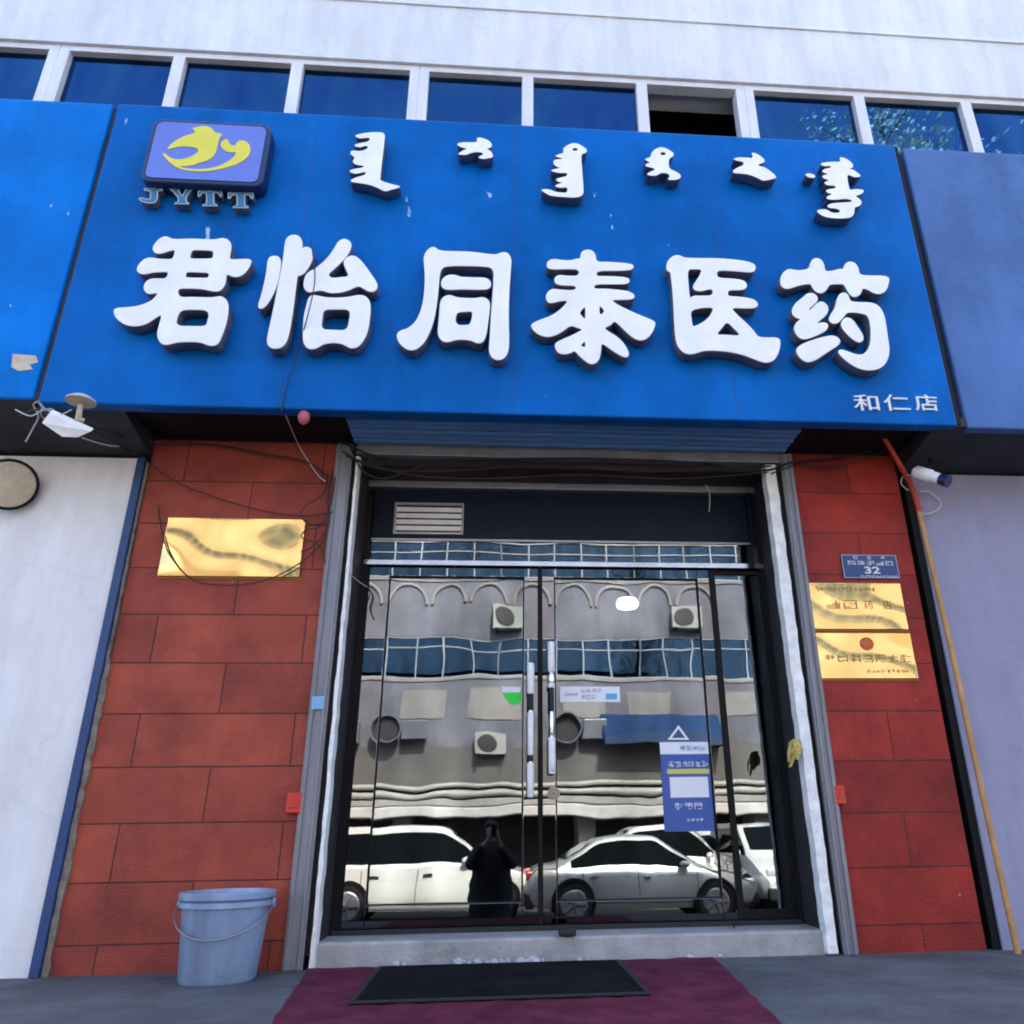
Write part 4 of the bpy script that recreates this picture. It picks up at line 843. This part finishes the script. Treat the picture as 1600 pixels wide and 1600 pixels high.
for z0, z1 in ((5.45, 6.80), (8.91, 10.26)):
    for u in range(9):
        xa = -18.9 + u*4.75
        if fw is None:
            f = MB()
            for k in range(6): f.box(xa-.025 + k*.95, xa+.025 + k*.95, FY-.12, FY-.02, z0+.05, z1-.05)
            f.box(xa-.04, xa+4.75, FY-.12, FY-.021, z0, z0+.05).box(xa-.04, xa+4.75, FY-.12, FY-.021, z1-.05, z1)
            for k in range(5): f.box(xa+.04+k*.95, xa+.91+k*.95, FY-.11, FY-.03, z0+.92, z0+.96)
            fw = f.build('window', M['far_frame'], O)
            fp = MB().box(xa, xa+4.75, FY-.10, FY-.09, z0, z1).build('pane', M['far_glass'], fw); wx, wz = xa, z0
        else:
            c = copy_tree(fw, O); c.location = (xa-wx, 0, z0-wz)
# warm coloured patches standing in for sunlight thrown back by the shop windows
for x0, x1 in ((-3.1,-1.6), (-.9,.8), (2.2,3.6), (4.4,5.9), (7.6,9.0)):
    MB().box(x0, x1, FY+.001, FY+.03, 4.15, 5.05).build('sunlight_patch', M['far_wall_warm'], O)
for k in range(9):  # pale arcs modelled in place of curved window-reflected sunlight on the wall
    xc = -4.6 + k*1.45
    MB().tube([(xc+.62*math.cos(a_), FY+.03, 7.95+.72*math.sin(a_)) for a_ in np.linspace(0, math.pi, 14)], .065, 8).build('caustic_arc', M['far_wall_warm'], O, smooth=True)
# air conditioners
def ac(x, z, label, proto=[None]):
    if proto[0] is None:
        r = thing('air_conditioner', label, 'air conditioner', (x, FY+.25, z), group='air conditioners on the building across the street')
        MB().box(x-.48, x+.48, FY+.06, FY+.42, z, z+.72).build('case', M['ac_white'], r, bevel=.02)
        MB().lathe([(.29,.421),(.29,.44),(.25,.445)], (x-.12, FY, z+.36), 24, 'y').build('fan_grille', M['grille_dark'], r)
        MB().box(x-.4, x-.34, FY+.002, FY+.5, z-.08, z-.002).box(x+.34, x+.4, FY+.002, FY+.5, z-.08, z-.002).build('bracket', M['black'], r)
        proto[0] = r; return r
    c = copy_tree(proto[0]); c.location = (x, FY+.25, z); c['label'] = label; return c
ac(.35, 7.1, 'white air conditioner high on the street building above the left door leaf reflection')
ac(6.6, 7.1, 'white air conditioner high on the street building beyond the blue awning')
ac(-.2, 3.0, 'white air conditioner low on the street building beside the vent grille')
ac(10.6, 3.1, 'white air conditioner low on the far right of the street building')
def fan(x, z, label, proto=[None]):
    if proto[0] is None:
        r = thing('exhaust_fan', label, 'fan', (x, FY+.3, z), group='round exhaust fans across the street')
        MB().lathe([(.40,.01),(.46,.45),(.50,.5),(.46,.5),(.38,.2)], (x, FY, z), 28, 'y').build('duct', M['car_grey'], r, smooth=True)
        MB().lathe([(.40,.30),(.40,.32)], (x, FY, z), 24, 'y').build('blade', M['grille_dark'], r)
        MB().box(x+.52, x+1.25, FY+.01, FY+.5, z-.35, z+.30).build('motor_box', M['car_grey'], r, bevel=.02)
        proto[0] = r; return r
    c = copy_tree(proto[0]); c.location = (x, FY+.3, z); c['label'] = label; return c
fan(-3.5, 3.75, 'dark round exhaust fan on the wall above the white estate car')
fan(2.3, 3.75, 'dark round exhaust fan on the wall left of the blue awning')
fan(-5.6, 3.7, 'dark round exhaust fan farthest left on the street building')
aw = MB()
aw.add([(3.4,FY+.02,4.25),(7.4,FY+.02,4.20),(7.4,FY+.9,3.45),(3.4,FY+.9,3.5),(3.4,FY+.9,3.2),(7.4,FY+.9,3.15),(3.4,FY+.02,3.2),(7.4,FY+.02,3.15)], [(0,1,2,3),(3,2,5,4),(0,3,4,6),(1,2,5,7)])
o = aw.build('awning', M['tarp_blue']); o.modifiers.new('s','SOLIDIFY').thickness = .02
tag(o, 'blue tarpaulin awning on the wall of the street building', 'awning')

# cars
def car(label, mt, L, H, W, hood, deck, cowl, rf, rr_, dk, belt, loc, rz, group='cars parked across the street'):
    t = thing('parked_car', label, 'car', loc, rz, group)
    xs = np.linspace(-L/2, L/2, 49)
    kx = [-L/2, -L/2+.06, dk, rr_, rf, cowl, L/2-.45, L/2-.08, L/2]
    kz = [deck*.72, deck*.97, deck, H, H, hood, hood-.10, hood-.24, hood-.42]
    top = np.interp(xs, kx, kz)
    for _ in range(3): top[1:-1] = .25*top[:-2] + .5*top[1:-1] + .25*top[2:]
    crown = np.interp(xs, [dk, rr_, (rr_+rf)/2, rf, cowl], [0, .06, .08, .06, 0])
    top = top + crown*.6
    hw = W/2 * np.interp(xs, [-L/2, -L/2+.12, -L/2+.5, L/2-.8, L/2-.2, L/2], [.84, .93, 1, 1, .93, .76])
    vs = []; fs = []
    rows = []
    for i, x in enumerate(xs):
        b_ = min(belt, top[i]-.03); tz = top[i]
        wt = hw[i] * (1 - .15*max(0, (tz-belt))/max(.1, H-belt))
        zb_ = .24 + .06*abs(2*x/L)**6
        half = [(hw[i]*.90, zb_), (hw[i]*.985, .42), (hw[i], .62), (hw[i]*.985, b_-.02), (hw[i]*.965, b_), (wt, max(b_+.01, tz-.05)), (wt*.92, tz-.012), (wt*.5, tz), (0, tz)]
        rows.append(half)
        ring = [(x, y, z) for y, z in half] + [(x, -y, z) for y, z in half[-2::-1]]
        vs += ring
    n = 17
    for i in range(len(xs)-1):
        for j in range(n-1): fs.append((i*n+j, (i+1)*n+j, (i+1)*n+j+1, i*n+j+1))
        fs.append((i*n, i*n+n-1, (i+1)*n+n-1, (i+1)*n))
    fs += [tuple(range(n))[::-1], tuple(range((len(xs)-1)*n, len(xs)*n))]
    MB().add(vs, fs).build('body', M[mt], t, smooth=True, local=True)
    sd_i = [i for i, x in enumerate(xs) if dk+.12 < x < cowl-.1 and top[i]-belt > .14]
    for s in (1, -1):
        g = MB(); gv = []
        for i in sd_i:
            (y0, z0), (y1, z1) = rows[i][4], rows[i][5]
            for f_ in (.08, .88): gv.append((xs[i], s*(y0+(y1-y0)*f_+.009), z0+(z1-z0)*f_))
        gf = [(2*k, 2*k+2, 2*k+3, 2*k+1) for k in range(len(sd_i)-1)]
        g.add(gv, gf).build('side_window', M['car_glass'], t, local=True)
        MB().box(-.02, .14, s*(W/2+.0)-.0, s*(W/2+.02), belt-.16, belt-.13).box(-1.0, -.84, s*(W/2), s*(W/2+.02), belt-.16, belt-.13).build('door_handle', M['steel_bright'], t, local=True)
        sg_ = MB()
        for x_ in (-1.15, -.12, .92): sg_.box(x_-.006, x_+.006, s*(W/2-.004), s*(W/2+.004), .34, belt-.06)
        sg_.box(-1.15, .92, s*(W/2-.004), s*(W/2+.004), .335, .347).build('door_seam', M['black'], t, local=True)
        MB().lathe([(.02,-.09),(.08,-.06),(.085,.04),(.03,.08)], (cowl-.35, s*(W/2+.09), belt+.07), 14, 'y', sq=(1,.75)).build('wing_mirror', M[mt], t, local=True, smooth=True)
        MB().box(L/2-.34, L/2-.06, s*W/2*.60-.16, s*W/2*.60+.16, hood-.32, hood-.19).build('headlight', M['lamp_clear'], t, local=True, bevel=.03)
        MB().box(-L/2+.0, -L/2+.16, s*W/2*.70-.10, s*W/2*.70+.12, deck*.72, deck*.72+.17).build('tail_light', M['lamp_red'], t, local=True, bevel=.03)
    for a, b_, nm in ((cowl, rf, 'windscreen'), (dk, rr_, 'rear_window')):
        ii = [i for i, x in enumerate(xs) if min(a,b_)+.06 < x < max(a,b_)-.06]
        if len(ii) > 1:
            g = MB(); gv = []
            for i in ii:
                wt = rows[i][6][0]*.93
                for y in np.linspace(-wt, wt, 5): gv.append((xs[i] + (.006 if nm == 'windscreen' else -.006), y, top[i]+.012))
            g.add(gv, [(k*5+j, (k+1)*5+j, (k+1)*5+j+1, k*5+j+1) for k in range(len(ii)-1) for j in range(4)]).build(nm, M['car_glass'], t, local=True)
    MB().box(L/2-.14, L/2+.02, -W*.40, W*.40, .24, .46).build('front_bumper', M['black_rubber'], t, local=True, bevel=.04)
    MB().box(L/2-.02, L/2+.025, -.24, .24, .46, .58).build('number_plate', M['plate_blue'], t, local=True)
    MB().box(-L/2-.02, -L/2+.14, -W*.44, W*.44, .26, .50).build('rear_bumper', M['black_rubber'], t, local=True, bevel=.04)
    for x in (-L/2+.85, L/2-.88):
        for s in (1, -1):
            y = s*(W/2-.10)
            MB().lathe([(.40, -.115),(.40, .105)], (x, y, .36), 28, 'y').build('wheel_arch', M['black'], t, local=True)
            wh = MB().lathe([(.25,-.11),(.31,-.125),(.335,-.09),(.335,.09),(.31,.125),(.25,.11)], (x, y, .335), 28, 'y').build('wheel', M['tyre'], t, local=True, smooth=True)
            rim = MB().lathe([(.22,-.13),(.245,-.12),(.245,.12),(.22,.13)], (x, y, .335), 24, 'y')
            for k in range(5):
                a_ = k*2*math.pi/5; rim.tube([(x, y+s*.135, .335), (x+.22*math.cos(a_), y+s*.13, .335+.22*math.sin(a_))], .03, 6)
            rim.build('rim', M['alu_dull'], wh, local=True)
    return t
car('white estate car with dark side windows parked behind the photographer', 'car_white', 4.45, 1.63, 1.84, .98, 1.05, 1.10, .35, -1.75, -2.12, .98, (-1.25, -11.9, ROAD), 0)
car('silver saloon car parked nose to the right behind the white estate', 'car_silver', 4.3, 1.40, 1.78, .92, .98, 1.05, .28, -.85, -1.55, .90, (2.75, -11.3, ROAD), 0)
car('white saloon roof showing beyond the silver saloon car', 'car_white', 4.5, 1.62, 1.78, .96, 1.02, 1.05, .30, -.9, -1.6, .96, (4.2, -15.2, ROAD), 0)
car('white van with a wide windscreen facing the shop at right', 'car_white', 4.2, 1.62, 1.72, 1.02, 1.5, 1.25, .55, -1.7, -2.05, 1.0, (5.95, -13.4, ROAD), R(88))
car('white saloon turned towards the shop between the silver saloon and the van', 'car_white', 4.3, 1.5, 1.76, .92, 1.0, 1.05, .3, -.9, -1.6, .92, (4.9, -15.9, ROAD), R(70))

# ---- photographer (skin-grown figure)
def skin_body(name, pts, edges, mt, parent, sub=2, root=0):
    me = bpy.data.meshes.new(name); me.from_pydata([p[:3] for p in pts], edges, [])
    o = bpy.data.objects.new(name, me); scn.collection.objects.link(o)
    sk_ = o.modifiers.new('skin', 'SKIN'); sk_.use_smooth_shade = True; sk_.branch_smoothing = .3
    lay = me.skin_vertices[0].data
    for i, p in enumerate(pts):
        r = p[3]; lay[i].radius = r if isinstance(r, tuple) else (r, r); lay[i].use_root = (i == root)
    sb_ = o.modifiers.new('sub', 'SUBSURF'); sb_.levels = sb_.render_levels = sub
    me2 = bake(o); bpy.data.objects.remove(o); me2.name = name
    me2.materials.clear(); me2.materials.append(M[mt])
    for p in me2.polygons: p.use_smooth = True
    L = parent.location; me2.transform(Matrix.Translation((-L.x, -L.y, -L.z)))
    o2 = bpy.data.objects.new(name, me2); scn.collection.objects.link(o2); o2.parent = parent
    return o2
PX, PY = -.03, -5.66
P = thing('person', 'person in a long black padded coat holding a phone up with both hands', 'person', (PX, PY, ROAD))
b = [(PX,PY,.03,.13),(PX,PY,.20,.125),(PX,PY+.01,.38,.145),(PX,PY+.01,.50,.10),(PX,PY+.02,.565,.058),(PX,PY+.035,.63,.066),(PX,PY+.045,.70,(.080,.094)),(PX,PY+.035,.77,.070)]
e = [(i, i+1) for i in range(7)]
def limb(chain, start):
    i0 = len(b)
    for c in chain: b.append(c)
    e.append((start, i0)); e.extend((i0+k, i0+k+1) for k in range(len(chain)-1)); return i0+len(chain)-1
wr = {}
for s in (-1, 1):
    wr[s] = limb([(PX+s*.15,PY+.0,.46,.055),(PX+s*.25,PY+.10,.33,.05),(PX+s*.255,PY+.16,.28,.046),(PX+s*.15,PY+.32,.46,.04),(s*.075,-5.275,.585,.026),(s*.066,-5.235,.635,(.036,.020))], 3)
    # five fingers of each hand, curled round the phone's edge; the thumb leaves the side of the palm
    for k in range(4):
        z = .645 + .022*k; ln = (.9, 1, .97, .8)[k]
        limb([(s*.060,-5.212-.004*k,z,.0095),(s*.052,-5.196,z+.006*ln,.0085),(s*(.044-.004*ln),-5.1835,z+.009,.0075)], wr[s])
    limb([(s*.064,-5.242,.618,.011),(s*.048,-5.222,.628,.010),(s*.026,-5.206,.648,.0085)], wr[s])
    limb([(PX+s*.095,PY+.0,-.06,.085),(PX+s*.105,PY+.02,-.38,.062),(PX+s*.108,PY-.01,-.60,.05),(PX+s*.11,PY-.02,-.77,.036),(PX+s*.118,PY+.06,-.81,.036),(PX+s*.125,PY+.14,-.82,.03)], 0)
# nose and ears
i0 = limb([(PX,PY+.128,.695,.016),(PX,PY+.152,.682,.010)], 6)
for s in (-1, 1): limb([(PX+s*.080,PY+.03,.70,(.012,.022)),(PX+s*.092,PY+.02,.70,(.008,.02))], 6)
skin_body('body', b, e, 'skin', P)
rr = random.Random(4)
prof = [(.245,-.34),(.262,-.33),(.268,-.22),(.255,-.14),(.268,-.06),(.252,.02),(.262,.10),(.246,.18),(.252,.26),(.236,.33),(.240,.40),(.228,.47),(.190,.525),(.120,.565),(.078,.59)]
ct = MB().lathe(prof, (PX, PY+.005, 0), 32, sq=(1, .72))
ct.v = [(x + .008*math.sin(9*z+5*x), y + .008*math.sin(14*z+7*x), z) for x, y, z in ct.v]
ct.build('coat', M['coat'], P, smooth=True)
for s in (-1, 1):
    skin_body('sleeve', [(PX+s*.165,PY,.475,.095),(PX+s*.245,PY+.08,.36,.088),(PX+s*.265,PY+.15,.285,.082),(PX+s*.22,PY+.24,.36,.074),(PX+s*.165,PY+.30,.44,.066),(PX+s*.108,PY+.365,.525,.052)], [(0,1),(1,2),(2,3),(3,4),(4,5)], 'coat', P)
for s in (-1, 1):
    skin_body('trouser_leg', [(PX+s*.095,PY+.0,-.10,.10),(PX+s*.105,PY+.02,-.38,.082),(PX+s*.108,PY-.01,-.60,.07),(PX+s*.11,PY-.02,-.775,.062)], [(0,1),(1,2),(2,3)], 'trousers', P)
    skin_body('shoe', [(PX+s*.11,PY-.045,-.80,.046),(PX+s*.115,PY+.03,-.80,.05),(PX+s*.125,PY+.14,-.815,.042),(PX+s*.127,PY+.19,-.82,.03)], [(0,1),(1,2),(2,3)], 'shoe', P)
    MB().lathe([(.004,.0),(.013,.004),(.004,.009)], (PX+s*.032, PY+.128, .712), 12, 'y', sq=(1,.6)).build('eye', M['black'], P)
hm = MB().lathe([(.03,.842),(.075,.825),(.100,.79),(.108,.745),(.104,.70),(.085,.655),(.05,.63)], (PX, PY+.022, 0), 28, sq=(.92, 1.0))
hm.v = [(x, (y if y < PY+.06 else PY+.06+(y-PY-.06)*(1.0 if z > .775 else .1)), z) for x, y, z in hm.v]
hm.build('hair', M['hair'], P, smooth=True)
MB().box(PX-.022, PX+.022, PY+.132, PY+.139, .645, .653).build('mouth', M['emblem_red'], P)
ph = thing('phone', 'black phone held upright by the person', 'phone', (0, -5.19, .66))
MB().box(-.037, .037, -5.1965, -5.188, .632, .784).build('case', M['black'], ph, bevel=.003)
MB().lathe([(.007,-5.1875),(.009,-5.186)], (-.0, 0, .745), 14, 'y').build('lens', M['car_glass'], ph)

# tree on the near kerb, right of the picture: seen as bright leaves in the upper panes
T = thing('street_tree', 'tall thin street tree with pale dry leaves by the kerb on the right', 'tree', (7.4, -6.4, ROAD))
tr = MB(); rr = random.Random(21)
tr.tube([(7.4,-6.4,ROAD),(7.45,-6.38,2.5),(7.38,-6.3,6),(7.5,-6.25,9),(7.45,-6.2,12),(7.5,-6.2,14)], [.17,.14,.12,.09,.05,.015], 10)
tips = []
for k in range(26):
    z = 6.2 + k*.29; a_ = rr.uniform(0, 6.28); l_ = rr.uniform(1.0, 2.3)*(1-.45*(k/26))
    p0 = Vector((7.45,-6.25,z)); p1 = p0 + Vector((math.cos(a_)*l_*.6, math.sin(a_)*l_*.5, .5)); p2 = p0 + Vector((math.cos(a_)*l_, math.sin(a_)*l_*.85, 1.15))
    tr.tube([p0, p1, p2], [.035,.022,.006], 6); tips += [(p0+p1)/2, p1, (p1+p2)/2, p2]
tr.build('trunk', M['bark'], T, smooth=True)
lv = MB()
for k in range(5200):
    c_ = rr.choice(tips) + Vector((rr.gauss(0,.28), rr.gauss(0,.28), rr.gauss(0,.28)))
    n_ = Vector((rr.uniform(-1,1), rr.uniform(-1,1), rr.uniform(-1,1))).normalized(); u_ = n_.orthogonal().normalized(); v_ = n_.cross(u_); s = rr.uniform(.03,.06)
    lv.add([c_-u_*s*1.5, c_+v_*s*.7, c_+u_*s*1.5, c_-v_*s*.7], [(0,1,2,3)])
lv.build('crown', M['leaf'], T)
